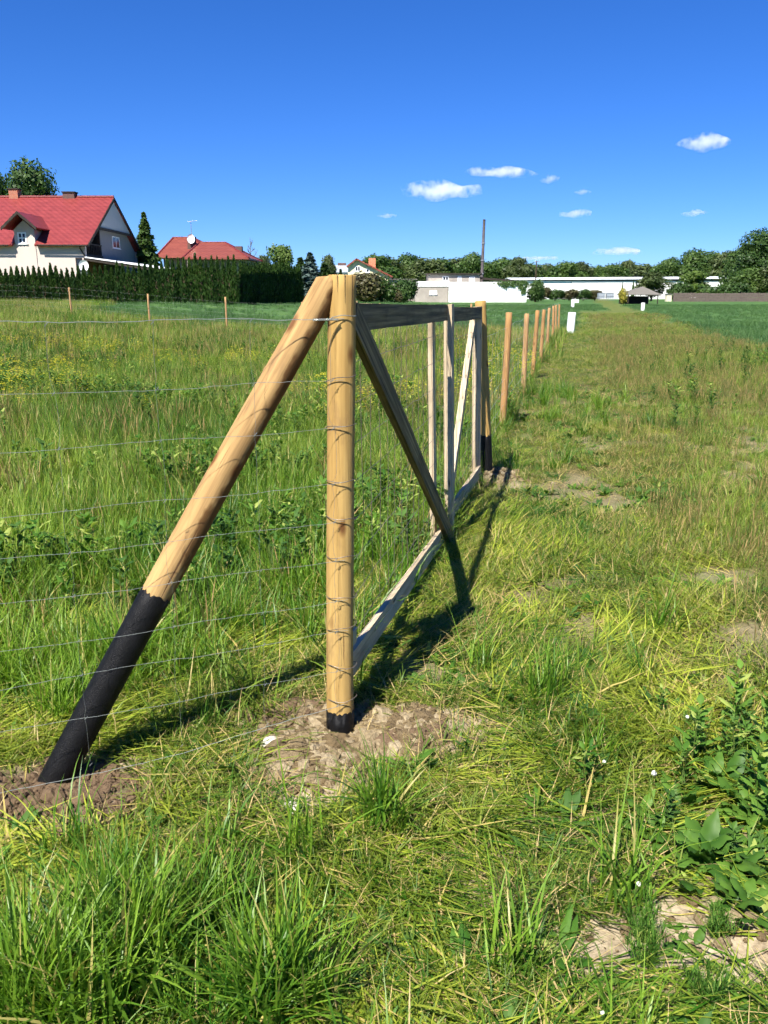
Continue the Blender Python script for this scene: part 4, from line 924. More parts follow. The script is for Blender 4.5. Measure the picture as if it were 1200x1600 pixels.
proto('col', 'conical_tree', 9, 4.2, 'spruce', 'leaf_mid', 8000, .17, 8, .03)
proto('sp1', 'blue_spruce', 6, 3, 'spruce', 'leaf_blue', 4200, .16, 9, .03)
proto('sp2', 'spruce_tree', 6, 2.6, 'spruce', 'leaf_dark', 3800, .16, 10, .03)
proto('b1', 'round_shrub', 3, 3.6, 'bush', 'leaf_mid', 3000, .16, 11)
proto('b2', 'round_shrub', 3, 4, 'bush', 'leaf_dark', 3000, .16, 12)
proto('b3', 'bronze_shrub', 3, 3.4, 'bush', 'leaf_brown', 2600, .14, 13)
proto('b4', 'yellow_shrub', 2, 2, 'bush', 'leaf_yellow', 1500, .10, 14)
# thuja hedge
for i in range(4): proto('t%d' % i, 'thuja', 3, .62, 'thuja', 'leaf_thuja', 1300, .11, 20 + i)
rnd = random.Random(31); px = -70.0; k = 0
while px < 372:
    top = np.interp(px, [-70, 0, 100, 150, 215, 235, 260, 290, 330, 375], [420, 419, 418, 417, 414, 408, 406, 403, 402, 404]) + rnd.uniform(-3, 3.5) - (6 if rnd.random() < .16 else 0)
    put_tree('t%d' % rnd.randrange(4), px, top, 62 + rnd.uniform(-.12, .12), 12.6 * rnd.uniform(.92, 1.12), 'dark green columnar thuja standing shoulder to shoulder in the front row of the tall hedge', 'thujas of the hedge row', 'thuja tree', 'thuja', rot=rnd.uniform(0, 6.28)); px += 8.7; k += 1
for i in range(26):
    u = i / 25; D = 63 + 15 * u; px = 375 + 92 * u; top = 408 + 8 * u + rnd.uniform(-2, 2)
    put_tree('t%d' % rnd.randrange(4), px, top, D, 11.5, 'dark thuja in the hedge arm running back from the corner towards the spruces', 'thujas of the hedge arm', 'thuja tree', 'thuja', rot=rnd.uniform(0, 6.28))
# single trees
put_tree('big', 40, 257, 112, 140, 'big dark broadleaf tree rising behind the ridge of the red-roofed house', None)
put_tree('big', -12, 268, 116, 90, 'lower dark broadleaf tree beside the big one, cut by the photo edge', None)
put_tree('col', 224, 330, 92, 80, 'slender dark tree between the gable house and the hipped roof', None)
put_tree('r5', 440, 384, 118, 56, 'round fresh green tree right of the hipped red roof', None)
put_tree('r3', 412, 398, 112, 36, 'small dark bluish tree beside the bare tree', None)
put_tree('sp1', 484, 393, 84, 80, 'blue spruce with the sharpest top at the end of the hedge', 'spruces at the hedge end', rot=.5)
put_tree('sp2', 469, 402, 86, 68, 'narrow dark spruce just left of the tall blue spruce', 'spruces at the hedge end')
put_tree('sp2', 507, 411, 88, 76, 'dark spruce between the blue spruce and the post top', 'spruces at the hedge end')
put_tree('r3', 513, 398, 120, 34, 'dark round tree behind the spruces with a white dish before it', None)
put_tree('sp2', 532, 420, 92, 30, 'low dark conifer right behind the near post top', None)
put_tree('b3', 566, 426, 96, 70, 'loose bronze-leaved shrub just right of the near post top', None, 'shrub')
put_tree('b1', 596, 428, 98, 46, 'round mid green shrub before the cream gabled house', None, 'shrub')
put_tree('b2', 632, 435, 104, 46, 'round dark shrub left of the block workshop', None, 'shrub')
put_tree('b3', 618, 452, 101, 26, 'low pale bronze shrub between the two round shrubs', None, 'shrub')
put_tree('b2', 575, 452, 99, 44, 'low dark shrub under the bronze-leaved shrub', None, 'shrub', pbase=474)
# bare tree
bp = at(391, 371, 112); bt_ = thing('bare_tree', (bp.x, 112, tz(bp.x, 112)), 'thin leafless tree right of the hipped roof', 'tree')
tm = trunk_mesh(bp.z - tz(bp.x, 112), .12, 0, 12, .45, .17, 77, twigs=6); 
o = tm.build('trunk', M['rust'], bt_); o.location = (0, 0, 0)
# far tree line
line = [(586, 398, 60, 'r4'), (603, 400, 60, 'r1'), (640, 398, 58, 'r2'), (665, 406, 50, 'r1'), (692, 401, 64, 'r4'), (716, 404, 44, 'r1'), (741, 397, 46, 'r2'), (764, 408, 36, 'r4'), (790, 402, 60, 'r2'), (812, 404, 44, 'r3'),
        (832, 412, 44, 'r4'), (856, 410, 44, 'r1'), (882, 411, 42, 'r4'), (908, 411, 40, 'r1'), (936, 412, 46, 'r2'), (962, 413, 42, 'r4'), (982, 409, 40, 'r3'), (1006, 411, 50, 'r1'), (1030, 411, 44, 'r4')]
tl = ['broad dark crowns behind the chimney of the cream house, left one', 'broad dark tree directly behind the orange brick chimney', 'rounded tree standing alone right of the cream house', 'low dark tree filling the gap left of the workshop', 'wide dark tree behind the left end of the workshop roof',
      'lower dark tree behind the middle of the workshop roof', 'taller rounded tree just left of the chimney pipe', 'small dark tree hidden behind the chimney pipe', 'wide bushy tree just right of the chimney pipe', 'bushy tree behind the right end of the lean-to roof',
      'low tree behind the utility pole', None, None, None, None, None, None, None, None]
for i, (px, top, w, kk) in enumerate(line):
    put_tree(kk, px, top + 3 * math.sin(i * 1.9), 262 + (i % 3) * 9, w * (1.5 + .35 * math.sin(i * 2.7)), tl[i] or 'bushy dark tree in the even line behind the long white hall', 'far trees in a line' if tl[i] else 'trees behind the long hall', rot=i * 1.1, zb=-.5)
right = [(1052, 402, 58, 'r2', 236, 'tree rising above the right half of the long hall'), (1085, 390, 74, 'r4', 240, 'broad dark tree in the rising group over the hall roof'), (1112, 393, 62, 'r2', 246, 'tree between the broad dark one and the big edge tree'),
         (1140, 393, 64, 'r1', 226, 'paler tree behind the right end of the hall'), (1166, 381, 70, 'r4', 190, 'tall tree left of the biggest edge tree'), (1203, 360, 96, 'big', 178, 'biggest dark tree at the end of the plank fence'),
         (1172, 418, 70, 'r2', 160, 'low spreading tree directly above the plank fence'), (1216, 412, 70, 'r1', 158, 'low dark tree at the end of the plank fence'), (1260, 380, 100, 'r4', 185, 'dark tree beyond the biggest tree, at the end of the fence'),
         (1021, 424, 54, 'r3', 158, 'round green tree behind the garden canopy, hiding the hall'), (1086, 424, 62, 'r5', 170, 'fresh green tree before the right part of the hall'), (1062, 440, 40, 'b2', 160, 'low shrub between the two trees before the hall'),
         (1115, 446, 56, 'b1', 158, 'wide low shrub behind the plank fence'), (1150, 440, 50, 'b2', 158, 'dark shrub behind the plank fence under the tall trees')]
for i, (px, top, w, kk, D, lab) in enumerate(right): put_tree(kk, px, top, D, w * 1.1, lab, None, 'shrub' if kk[0] == 'b' else 'tree', rot=i * 1.7)
put_tree('b4', 975, 449, 116, 17, 'yellow-leaved bush beside the garden canopy', None, 'shrub')
put_tree('sp2', 990, 437, 150, 9, 'thin dark conifer against the white hall wall', None)
put_tree('sp2', 973, 441, 150, 8, 'small pale conifer against the white hall wall', None)
hp = [(846, 449, 34), (868, 452, 34), (890, 452.5, 32), (912, 452, 32), (930, 453, 26)]
for i, (px, top, w) in enumerate(hp): put_tree('b2' if i % 2 else 'b3', px, top, 152, w, 'clipped-looking dark shrub in the low row under the long hall', 'low shrub row under the hall', 'shrub', pbase=469)
put_tree('b2', 838, 437, 142, 30, 'dark ivy-covered bush at the corner of the whitewashed wall', None, 'shrub')
# creeper on the whitewashed wall
rng = np.random.default_rng(44); C = []
for i in range(13):
    px = 780 + i * 3.6; ln = 3 + 20 * rng.random() * (.4 + .6 * (i / 13)); w0 = 1.5 + 3 * rng.random()
    for j in range(int(ln * 5)): u = rng.random(); C.append(tuple(at(px + rng.normal() * w0 * (1 - u * .6), 441 + ln * u, D5 - .25 + rng.uniform(-.08, .06))))
for j in range(420): C.append(tuple(at(765 + 58 * rng.random() ** .5, 441 + rng.normal() * 1.2, D5 - .1 + rng.uniform(-.2, .3))))
C = np.array(C); V, Fq, v = leaf_cards(C, np.tile([0, -1.0, .2], (len(C), 1)), .15); me = np_mesh('creeper', V, Fq, [M['leaf_dark']], v); o = bpy.data.objects.new('creeper', me); link(o); setp(o, 'dark creeper hanging over the top of the whitewashed wall', 'creeper')

# ------------------------------------------------------------------ grass and weeds
M['g_lush'] = leaf_mat('lush grass', (.032, .115, .009), (.190, .310, .028), (.36, .32, .10), .38, .42, .35, .07, .8)
M['g_mead'] = leaf_mat('meadow grass', (.036, .115, .011), (.230, .310, .040), (.46, .38, .15), .34, .5, .25, .08, .5)
M['g_lie'] = leaf_mat('flattened grass', (.030, .105, .005), (.370, .410, .048), (.46, .37, .12), .34, .42, .35, .10, 1.1)
M['g_turf'] = leaf_mat('short turf', (.036, .105, .010), (.225, .265, .040), (.42, .32, .14), .34, .5, .25, .10, 1.3)
M['g_red'] = leaf_mat('reddish seeding grass', (.070, .110, .022), (.190, .170, .056), (.34, .23, .10), .3, .6, .2, .3, .5)
M['straw'] = leaf_mat('dry straw', (.32, .225, .085), (.50, .385, .175), None, .2, .6, .2)
M['g_crop'] = leaf_mat('young wheat', (.042, .105, .032), (.090, .175, .048), None, .3, .5, .3, None, .3)
M['weed'] = leaf_mat('broad weed leaf', (.035, .105, .012), (.120, .225, .032), (.28, .34, .08), .32, .6, .15, .1, 1.2)
M['weed_dark'] = leaf_mat('dark weed leaf', (.030, .080, .016), (.085, .165, .032), None, .3, .6, .15, None, 1.0)
M['petal'] = leaf_mat('yellow petals', (.55, .46, .02), (.65, .58, .05), None, .25, .6, .2)
M['stem'] = leaf_mat('green stems', (.06, .10, .02), (.14, .16, .04), None, .1, .6, .2)
M['dock'] = leaf_mat('dock leaf', (.035, .095, .012), (.115, .215, .030), (.24, .28, .06), .30, .5, .22, .03, 9.0)

def blades(rg, n, spread, L, w, lean, curve, seg=4, bias=None, bstr=0.0, rr=None, head=0.0):
    """n curved tapering blades; returns verts, quads, per-vertex v"""
    V = []; Fq = []; vv = []
    for i in range(n):
        a = rg.uniform(0, 6.283); d = spread * math.sqrt(rg.random()); x0, y0 = d * math.cos(a), d * math.sin(a)
        dirn = rg.uniform(0, 6.283) if rr is None else a + rg.normal() * rr
        if bias is not None and rg.random() < bstr: dirn = bias + rg.normal() * .35
        l = rg.uniform(*L); ww = rg.uniform(*w); le = rg.uniform(*lean); cu = rg.uniform(*curve); tws = rg.normal() * .5
        p = np.array([x0, y0, -.01]); th = le; b = len(V); val = rg.random()
        for s in range(seg + 1):
            u = s / seg; h = np.array([math.cos(dirn), math.sin(dirn)]); sd_ = np.array([-math.sin(dirn + tws * u), math.cos(dirn + tws * u), .15 * math.sin(tws * 3)])
            wd = ww * (.75 + .5 * u if u < .35 else (1 - u) ** .8 * 1.25 + .02) * .5
            if head and u > .7: wd = ww * head * (.5 if s < seg else .15)
            V.append(p - sd_ * wd); V.append(p + sd_ * wd); vv += [val, val]
            th2 = min(th, 1.75); st = l / seg; p = p + np.array([h[0] * math.sin(th2), h[1] * math.sin(th2), math.cos(th2)]) * st
            if p[2] < .006: p[2] = .006 + .01 * rg.random()
            th += cu / seg
        for s in range(seg): Fq.append((b + 2 * s, b + 2 * s + 1, b + 2 * s + 3, b + 2 * s + 2))
    return V, Fq, vv
def leaf_shape(rg, L, W, lift, bend, az, base=(0, 0, 0), seg=6, wave=.12, petiole=.15, across=2):
    """broad leaf with midrib crease, wavy margin and a petiole"""
    V = []; Fq = []; b = 0; p = np.array(base, float); th = lift; val = rg.random(); h = np.array([math.cos(az), math.sin(az)]); sd = np.array([-h[1], h[0], 0]); ph = rg.uniform(0, 6)
    for s in range(seg + 1):
        u = s / seg; wd = W * .5 * (.10 if u < petiole * .9 else max(.02, max(0.0, math.sin(math.pi * min(1.0, (max(0.0, u - petiole) / (1 - petiole)) ** .75 * .97 + .03))) ** .8))
        d = np.array([h[0] * math.sin(th), h[1] * math.sin(th), math.cos(th)]); nrm = np.cross(d, sd)
        wv = wave * W * math.sin(s * 2.1 + ph)
        for t, o in ((-1, .16), (-.5, .02), (0, -.10), (.5, .02), (1, .16)):
            V.append(p + sd * wd * t + nrm * (-o * wd * 1.0) + nrm * wv * (t * t) * (1 if t > 0 else -.8))
        p = p + d * L / seg; th = min(th + bend / seg, 1.95)
    for s in range(seg):
        for t in range(4): q = s * 5 + t; Fq.append((q, q + 1, q + 6, q + 5))
    return V, Fq, [val] * len(V)
class Acc:
    def __init__(s): s.V = []; s.F = []; s.v = []; s.m = []
    def add(s, t, mi=0):
        V, Fq, v = t; b = len(s.V); s.V += [np.asarray(q) for q in V]; s.F += [tuple(b + i for i in f) for f in Fq]; s.v += list(v); s.m += [mi] * len(Fq)
    def mesh(s, name, mats, smooth=True): return np_mesh(name, np.array(s.V), np.array(s.F), mats, s.v, s.m, smooth)
PROTO = {}
def proto_coll(key, meshes):
    c = bpy.data.collections.new('variants of ' + key)
    for i, me in enumerate(meshes): o = bpy.data.objects.new('%s_%02d' % (key, i), me); c.objects.link(o)
    PROTO[key] = (c, len(meshes))
rg = np.random.default_rng(99)
def V_(n, fn): return [fn(i) for i in range(n)]
def mk(parts, mats, name):
    a = Acc()
    for t, mi in parts: a.add(t, mi)
    return a.mesh(name, mats)
proto_coll('lush', V_(5, lambda i: mk([(blades(rg, 30, .07, (.16, .36), (.005, .010), (.02, .45), (.3, 1.5), 5), 0), (blades(rg, 6, .06, (.28, .42), (.004, .007), (.02, .25), (.1, .7), 5), 0)], [M['g_lush']], 'lush')))
proto_coll('tuft', V_(4, lambda i: mk([(blades(rg, 34, .07, (.20, .42), (.006, .013), (.02, .5), (.2, 1.3), 6), 0)], [M['g_lush']], 'tuft')))
proto_coll('tall', V_(5, lambda i: mk([(blades(rg, 26, .11, (.20, .44), (.005, .010), (.02, .7), (.4, 1.7), 5), 0), (blades(rg, 4, .10, (.4, .56), (.002, .003), (.0, .3), (.0, .6), 5, head=2.2), 1), (blades(rg, 2, .1, (.2, .36), (.003, .005), (.3, .9), (.2, 1.2), 4), 2)], [M['g_mead'], M['g_mead'], M['straw']], 'tall')))
proto_coll('lie', V_(6, lambda i: mk([(blades(rg, 34, .13, (.10, .30), (.003, .009), (1.1, 1.62), (-.15, .45), 5, bias=0.0, bstr=.72), 0), (blades(rg, 3, .1, (.08, .2), (.003, .005), (1.1, 1.55), (0, .4), 4, bias=.3, bstr=.6), 1), (blades(rg, 5, .1, (.05, .12), (.004, .006), (.3, 1.0), (.3, 1), 4), 0)], [M['g_lie'], M['straw']], 'lie')))
proto_coll('turf', V_(5, lambda i: mk([(blades(rg, 44, .10, (.04, .13), (.0025, .0055), (.3, 1.4), (.2, 1.0), 3), 0), (blades(rg, 4, .1, (.06, .16), (.002, .004), (.7, 1.5), (0, .5), 3), 1)], [M['g_turf'], M['straw']], 'turf')))
proto_coll('red', V_(4, lambda i: mk([(blades(rg, 20, .11, (.25, .45), (.0018, .003), (.0, .35), (.0, .5), 4, head=2.6), 0), (blades(rg, 12, .1, (.12, .26), (.003, .005), (.1, .6), (.2, 1.0), 4), 1)], [M['g_red'], M['g_mead']], 'red')))
proto_coll('straw', V_(4, lambda i: mk([(blades(rg, 16, .12, (.07, .24), (.0018, .004), (1.2, 1.57), (-.1, .2), 3, bias=0, bstr=.4), 0)], [M['straw']], 'straw')))
def rosette(rgx, n, L, W, lift=(.5, 1.3)):
    return [(leaf_shape(rgx, rgx.uniform(*L), rgx.uniform(*W), rgx.uniform(*lift), rgx.uniform(.2, .9), i * 2.4 + rgx.normal() * .3, (rgx.normal() * .01, rgx.normal() * .01, 0)), 0) for i in range(n)]
proto_coll('weeds', V_(5, lambda i: mk(rosette(rg, 10, (.05, .11), (.016, .032), (.8, 1.45)), [M['weed'] if i % 2 else M['weed_dark']], 'weed')))
def tall_weed(i):
    ps = []; H = rg.uniform(.25, .5)
    for k in range(3):
        az = rg.uniform(0, 6.28); base = np.array([rg.normal() * .05, rg.normal() * .05, 0]); 
        ps.append((blades(rg, 1, .02, (H, H), (.006, .007), (.02, .12), (.0, .2), 4), 1))
        for j in range(9):
            h = H * (.15 + .8 * j / 9); ps.append((leaf_shape(rg, rg.uniform(.06, .13) * (1.1 - .5 * j / 9), rg.uniform(.018, .034), rg.uniform(.6, 1.1), rg.uniform(.3, 1), j * 2.4 + k, base * .3 + np.array([0, 0, h]), 5, .1, .1), 0))
    return mk(ps, [M['weed_dark'] if i % 2 else M['weed'], M['stem']], 'tall_weed')
proto_coll('tallweeds', V_(4, tall_weed))
def yflower(i):
    ps = [(blades(rg, 5, .07, (.35, .6), (.003, .004), (.0, .3), (.0, .3), 4), 1)]
    for k in range(26):
        c = np.array([rg.normal() * .09, rg.normal() * .09, rg.uniform(.38, .60)])
        for j in range(4): ps.append((leaf_shape(rg, .016, .013, 1.2, .1, j * 1.57 + k, c, 2, 0, 0), 0))
    ps += [(leaf_shape(rg, .08, .02, .8, .6, j * 1.1, (0, 0, .06 * j), 4), 2) for j in range(6)]
    return mk(ps, [M['petal'], M['stem'], M['weed']], 'yflower')
proto_coll('yellow', V_(3, yflower))
proto_coll('crop', V_(4, lambda i: mk([(blades(rg, 60, .35, (.16, .30), (.008, .014), (.02, .5), (.3, 1.2), 3), 0)], [M['g_crop']], 'crop')))
def farclump(i): return mk([(blades(rg, 60, .45, (.25, .50), (.010, .018), (.02, .5), (.2, 1.0), 3), 0), (blades(rg, 22, .45, (.35, .55), (.007, .012), (0, .3), (0, .4), 3), 1)], [M['g_mead'], M['g_red'] if i == 3 else M['straw'] if i == 2 else M['g_mead']], 'far')
proto_coll('far', V_(4, farclump))
def clodmesh(i, mat):
    bm = bmesh.new(); bmesh.ops.create_icosphere(bm, subdivisions=2, radius=1); rd = random.Random(i)
    ph = [rd.uniform(0, 6) for _ in range(4)]
    for v in bm.verts:
        c = v.co; c *= 1 + .22 * math.sin(3.1 * c.x + ph[0]) * math.cos(2.7 * c.y + ph[1]) + .16 * math.sin(6 * c.z + ph[2] + 4 * c.x) + rd.uniform(-.07, .07); c.z *= .72; c.x *= 1 + .3 * math.sin(ph[3])
    me = bpy.data.meshes.new('clod'); bm.to_mesh(me); bm.free(); me.materials.append(mat); return me
proto_coll('clod', [clodmesh(i, M['clod']) for i in range(5)])
proto_coll('darkclod', [clodmesh(i + 10, M['clod_dark']) for i in range(4)])

def scatter(name, key, X, Y, yaw, scl, label, cat, tilt=0.0, seed=0, dz=0.0):
    n = len(X)
    if n == 0: return
    r_ = np.random.default_rng(seed); Z = terrain(X, Y) + dz
    me = bpy.data.meshes.new(name); me.vertices.add(n); me.vertices.foreach_set('co', np.stack([X, Y, Z], 1).astype(np.float32).ravel())
    rot = np.stack([r_.normal(size=n) * tilt, r_.normal(size=n) * tilt, yaw], 1).astype(np.float32)
    a = me.attributes.new('rot', 'FLOAT_VECTOR', 'POINT'); a.data.foreach_set('vector', rot.ravel())
    scl = np.asarray(scl, np.float32)
    if scl.ndim == 1: scl = np.stack([scl, scl, scl], 1)
    a = me.attributes.new('scl', 'FLOAT_VECTOR', 'POINT'); a.data.foreach_set('vector', scl.astype(np.float32).ravel())
    c, nv = PROTO[key]
    a = me.attributes.new('idx', 'INT', 'POINT'); a.data.foreach_set('value', r_.integers(0, nv, n).astype(np.int32))
    o = bpy.data.objects.new(name, me); link(o); setp(o, label, cat, None, 'stuff')
    ng = bpy.data.node_groups.new(name, 'GeometryNodeTree'); ng.interface.new_socket('Geometry', in_out='INPUT', socket_type='NodeSocketGeometry'); ng.interface.new_socket('Geometry', in_out='OUTPUT', socket_type='NodeSocketGeometry')
    nd = ng.nodes; gi = nd.new('NodeGroupInput'); go = nd.new('NodeGroupOutput'); ip = nd.new('GeometryNodeInstanceOnPoints'); ci = nd.new('GeometryNodeCollectionInfo')
    ci.inputs['Collection'].default_value = c; ci.inputs['Separate Children'].default_value = True; ci.inputs['Reset Children'].default_value = True
    def attr(nm, t):
        q = nd.new('GeometryNodeInputNamedAttribute'); q.data_type = t; q.inputs['Name'].default_value = nm; return q.outputs['Attribute']
    L_ = ng.links.new; L_(gi.outputs[0], ip.inputs['Points']); L_(ci.outputs[0], ip.inputs['Instance']); ip.inputs['Pick Instance'].default_value = True
    L_(attr('idx', 'INT'), ip.inputs['Instance Index']); L_(attr('rot', 'FLOAT_VECTOR'), ip.inputs['Rotation']); L_(attr('scl', 'FLOAT_VECTOR'), ip.inputs['Scale']); L_(ip.outputs[0], go.inputs[0])
    md = o.modifiers.new('scatter', 'NODES'); md.node_group = ng
    return o
def sample(y0, y1, dens, seed, side=1.15, pad=.9):
    """random points on the ground in a wedge a little wider than the view, between forward distances y0 and y1"""
    r_ = np.random.default_rng(seed); hw = lambda y: .47 * y * side + pad
    area = (hw(y0) + hw(y1)) * (y1 - y0); n = int(area * dens); Y = y0 + (y1 - y0) * r_.random(int(n * 1.0)); keep = r_.random(len(Y)) < hw(Y) / hw(y1)
    # resample to keep an even density
    Y = np.concatenate([Y[keep], (y0 + (y1 - y0) * np.sqrt(r_.random(len(Y) - keep.sum())))]); X = (r_.random(len(Y)) * 2 - 1) * hw(Y)
    return X, Y, r_
def zones(X, Y):
    s = s_of(X, Y); q = q_of(X, Y); field = (s < 0) & (q > 0); return s, q, field
def pick(X, Y, r_, prob):
    k = r_.random(len(X)) < prob; return X[k], Y[k]
def allz(bands, key, name, label, cat, probf, yawf=None, sc=(.8, 1.2), tilt=.1, seed=0, sx=None, dz=0.0):
    XX, YY = [], []
    for i, (y0, y1, d) in enumerate(bands):
        X, Y, r_ = sample(y0, y1, d, seed * 50 + i); p = probf(X, Y); X, Y = pick(X, Y, r_, p); XX.append(X); YY.append(Y)
    X = np.concatenate(XX); Y = np.concatenate(YY); r_ = np.random.default_rng(seed + 900)
    yaw = r_.uniform(0, 6.283, len(X)) if yawf is None else yawf(X, Y) + r_.normal(size=len(X)) * .45
    s = r_.uniform(*sc, len(X))
    if sx is not None: s = s * sx(X, Y)
    print(name, len(X))
    return scatter(name, key, X, Y, yaw, s, label, cat, tilt, seed, dz)

DOCKS = [(1105, 1345, .17), (1180, 1265, .16), (1150, 1420, .13), (1040, 1300, .11), (1190, 1180, .15), (1085, 1190, .12), (1130, 1235, .13), (1060, 1250, .1), (1195, 1305, .13), (1145, 1140, .12), (1080, 1490, .09), (980, 1545, .07), (1195, 1370, .13), (905, 1560, .06), (640, 1510, .07)]
def dockmask(X, Y):
    b = np.zeros_like(X)
    for px_, py_, r0_ in DOCKS: p_ = gp(px_, py_); b = np.maximum(b, np.exp(-((X - p_.x) ** 2 + (Y - p_.y) ** 2) / r0_ ** 2))
    return b
NB = lambda X, Y: (1 - np.clip(bare(X, Y) * 1.25, 0, 1)) * (1 - .62 * thin(X, Y)) * (1 - .8 * np.clip(1.4 * dockmask(X, Y), 0, 1))
LUSH = [(gp(220, 1520), .19, .12), (gp(60, 1600), .20, .12), (gp(320, 1450), .12, .07), (gp(600, 1300), .07, .035), (gp(170, 1440), .12, .05), (gp(860, 1095), .07, .05), (gp(330, 1330), .05, .03), (gp(110, 1120), .12, .05), (gp(430, 1590), .10, .05)]
def lushmask(X, Y):
    b = np.zeros_like(X)
    for p, rx, ry in LUSH: b = np.maximum(b, np.exp(-((X - p.x) / rx) ** 2 - ((Y - p.y) / ry) ** 2))
    return b
def mow(X, Y):
    """1 where grass is trodden or lies flat: the foreground and the strip along gate and track"""
    s, q, f = zones(X, Y); n = fbm(X * .9, Y * .9, 31) - .5
    inside = 1 - sst(1.1, 2.1, q + 1.2 * n)
    tr = (1 - sst(1.25, 1.9, s + .9 * n)) * (1 - .8 * sst(6.5, 9, Y + s))
    tr2 = .75 * np.exp(-((s - 1.6 + .03 * Y) / .6) ** 2) * sst(6, 9, Y)
    return np.where(f, inside, np.clip(np.maximum(np.maximum(tr, tr2), 1 - sst(2.9, 3.6, Y + 1.0 * n + .2 * X)), 0, 1))
def lie_dir(X, Y):
    a = (fbm(X * 1.1, Y * 1.1, 51, 2) - .5) * 4.2 - .25; flip = np.where(fbm(X * .9, Y * .9, 57, 2) > .56, np.pi, 0)
    return a + flip
def NBL(X, Y):
    d = lie_dir(X, Y); k = NB(X, Y)
    for l in (.1, .2, .3): k = np.minimum(k, .12 + .88 * NB(X + l * np.cos(d), Y + l * np.sin(d)))
    return k
LSC = 1.0
allz([(.6, 3.2, 340), (3.2, 6, 190), (6, 10, 60)], 'lie', 'flattened_grass', 'yellow-green grass trodden flat around the gate', 'grass', lambda X, Y: mow(X, Y) * NBL(X, Y) * (1 - .6 * sst(3.6, 5.5, Y) * (s_of(X, Y) > .9)) * (1 - .9 * lushmask(X, Y)) * np.clip(.35 + 1.5 * fbm(X * 2.2, Y * 2.2, 61), 0, 1), lie_dir, (.6, 1.1), .12, 1)
allz([(.6, 3.2, 420), (3.2, 6, 280), (6, 12, 130), (12, 24, 46), (24, 44, 16)], 'turf', 'short_turf', 'short tangled turf on the trodden track', 'grass', lambda X, Y: np.maximum(.25 + .75 * mow(X, Y) * (.55 + .45 * sst(2.5, 5, Y)), sst(12, 20, Y)) * (1 - crop_mask(X, Y)) * NB(X, Y) * np.where(Y > 10, 1 - zones(X, Y)[2], 1) * np.clip(1.5 - 1.1 * fbm(X * 2.2, Y * 2.2, 61), 0, 1), None, (.7, 1.25), .15, 2)
allz([(.6, 3.4, 60), (3.4, 9, 40), (9, 18, 16)], 'straw', 'dry_straw', 'dry straw lying loose among the grass', 'straw', lambda X, Y: np.clip(2.6 * (fbm(X * 1.7, Y * 1.7, 71) - .42), 0, 1) * (1 - .6 * bare(X, Y)), lie_dir, (.6, 1.2), .12, 3, None, .012)
allz([(.6, 3.4, 300), (3.4, 7, 75), (7, 14, 34)], 'lush', 'lush_grass', 'lush bright upright grass tufts', 'grass', lambda X, Y: np.clip(NB(X, Y) * np.clip(np.where(Y < 3.4, 1.0 * lushmask(X, Y) ** 1.5, 0) + np.where(zones(X, Y)[2], .9 * (1 - sst(2, 5.5, zones(X, Y)[1])) * sst(.5, 1.1, zones(X, Y)[1]), 0) * np.clip(2.6 * (fbm(X * 1.3, Y * 1.3, 81) - .27), 0, 1) + 1.3 * np.exp(-((s_of(X, Y) - .6) / .5) ** 2) * sst(6.5, 10.5, Y) * np.clip(2.6 * (fbm(X * .9, Y * .9, 83) - .35), 0, 1) + .012, 0, 1), 0, 1), None, (.65, 1.1), .12, 4)
allz([(.6, 2.6, 420)], 'tuft', 'grass_tuft', 'thick tuft of broad dark green blades in front of the brace foot', 'grass', lambda X, Y: np.clip(1.5 * lushmask(X, Y) - .35, 0, 1) * NB(X, Y), None, (.65, 1.05), .12, 12)
def mead_p(X, Y):
    s, q, f = zones(X, Y); r_out = sst(1.4, 2.4, s + .8 * (fbm(X * .8, Y * .8, 91) - .5)) * .65 * (1 - crop_mask(X, Y))
    return np.where(f, 1 - .9 * mow(X, Y), np.where(Y < 3.4, 0, r_out)) * NB(X, Y) * (1 - crop_mask(X, Y)) * np.clip(.4 + 1.2 * fbm(X * .7, Y * .7, 92), 0, 1)
hsc = lambda X, Y: (.42 + .62 * fbm(X * .6, Y * .6, 93)) * np.where(zones(X, Y)[2], 1.0, .68)
allz([(2.4, 6, 95), (6, 11, 60), (11, 20, 26), (20, 30, 13)], 'tall', 'meadow_grass', 'tall tangled meadow grass of the fenced field', 'grass', mead_p, None, (.75, 1.15), .12, 5, hsc)
def red_p(X, Y):
    s, q, f = zones(X, Y); n = fbm(X * .55, Y * .55, 101)
    return np.where(f, .3 * sst(2.5, 4, q) * np.clip(6 * (fbm(X * .5, Y * .6, 141) - .58), 0, 1) + .03, sst(1.0, 1.8, s + .8 * (n - .5)) * np.clip(3.0 * (n - .27), 0, 1)) * np.where(f, 1 - sst(28, 32, Y), sst(3.2, 4, Y + .3 * X)) * (1 - crop_mask(X, Y)) * NB(X, Y)
allz([(3, 7, 85), (7, 13, 55), (13, 30, 36), (30, 60, 14)], 'red', 'seeding_grass', 'reddish brown seeding grass beside the track', 'grass', red_p, None, (.7, 1.15), .12, 6, lambda X, Y: np.where(zones(X, Y)[2], 1, .58))
allz([(.6, 3.2, 90), (3.2, 7, 70), (7, 14, 30)], 'weeds', 'low_weeds', 'low broad-leaved weeds growing between the grass', 'weeds', lambda X, Y: np.clip(2.6 * (fbm(X * 1.9, Y * 1.9, 111) - .40) + .45 * np.exp(-((X - .75) / .5) ** 2 - ((Y - 1.9) / .6) ** 2), 0, 1) * (1 - bare(X, Y)) * (1 - .9 * lushmask(X, Y)) * (np.hypot(X - PX, Y - PY) > .35), None, (.6, 1.15), .15, 7)
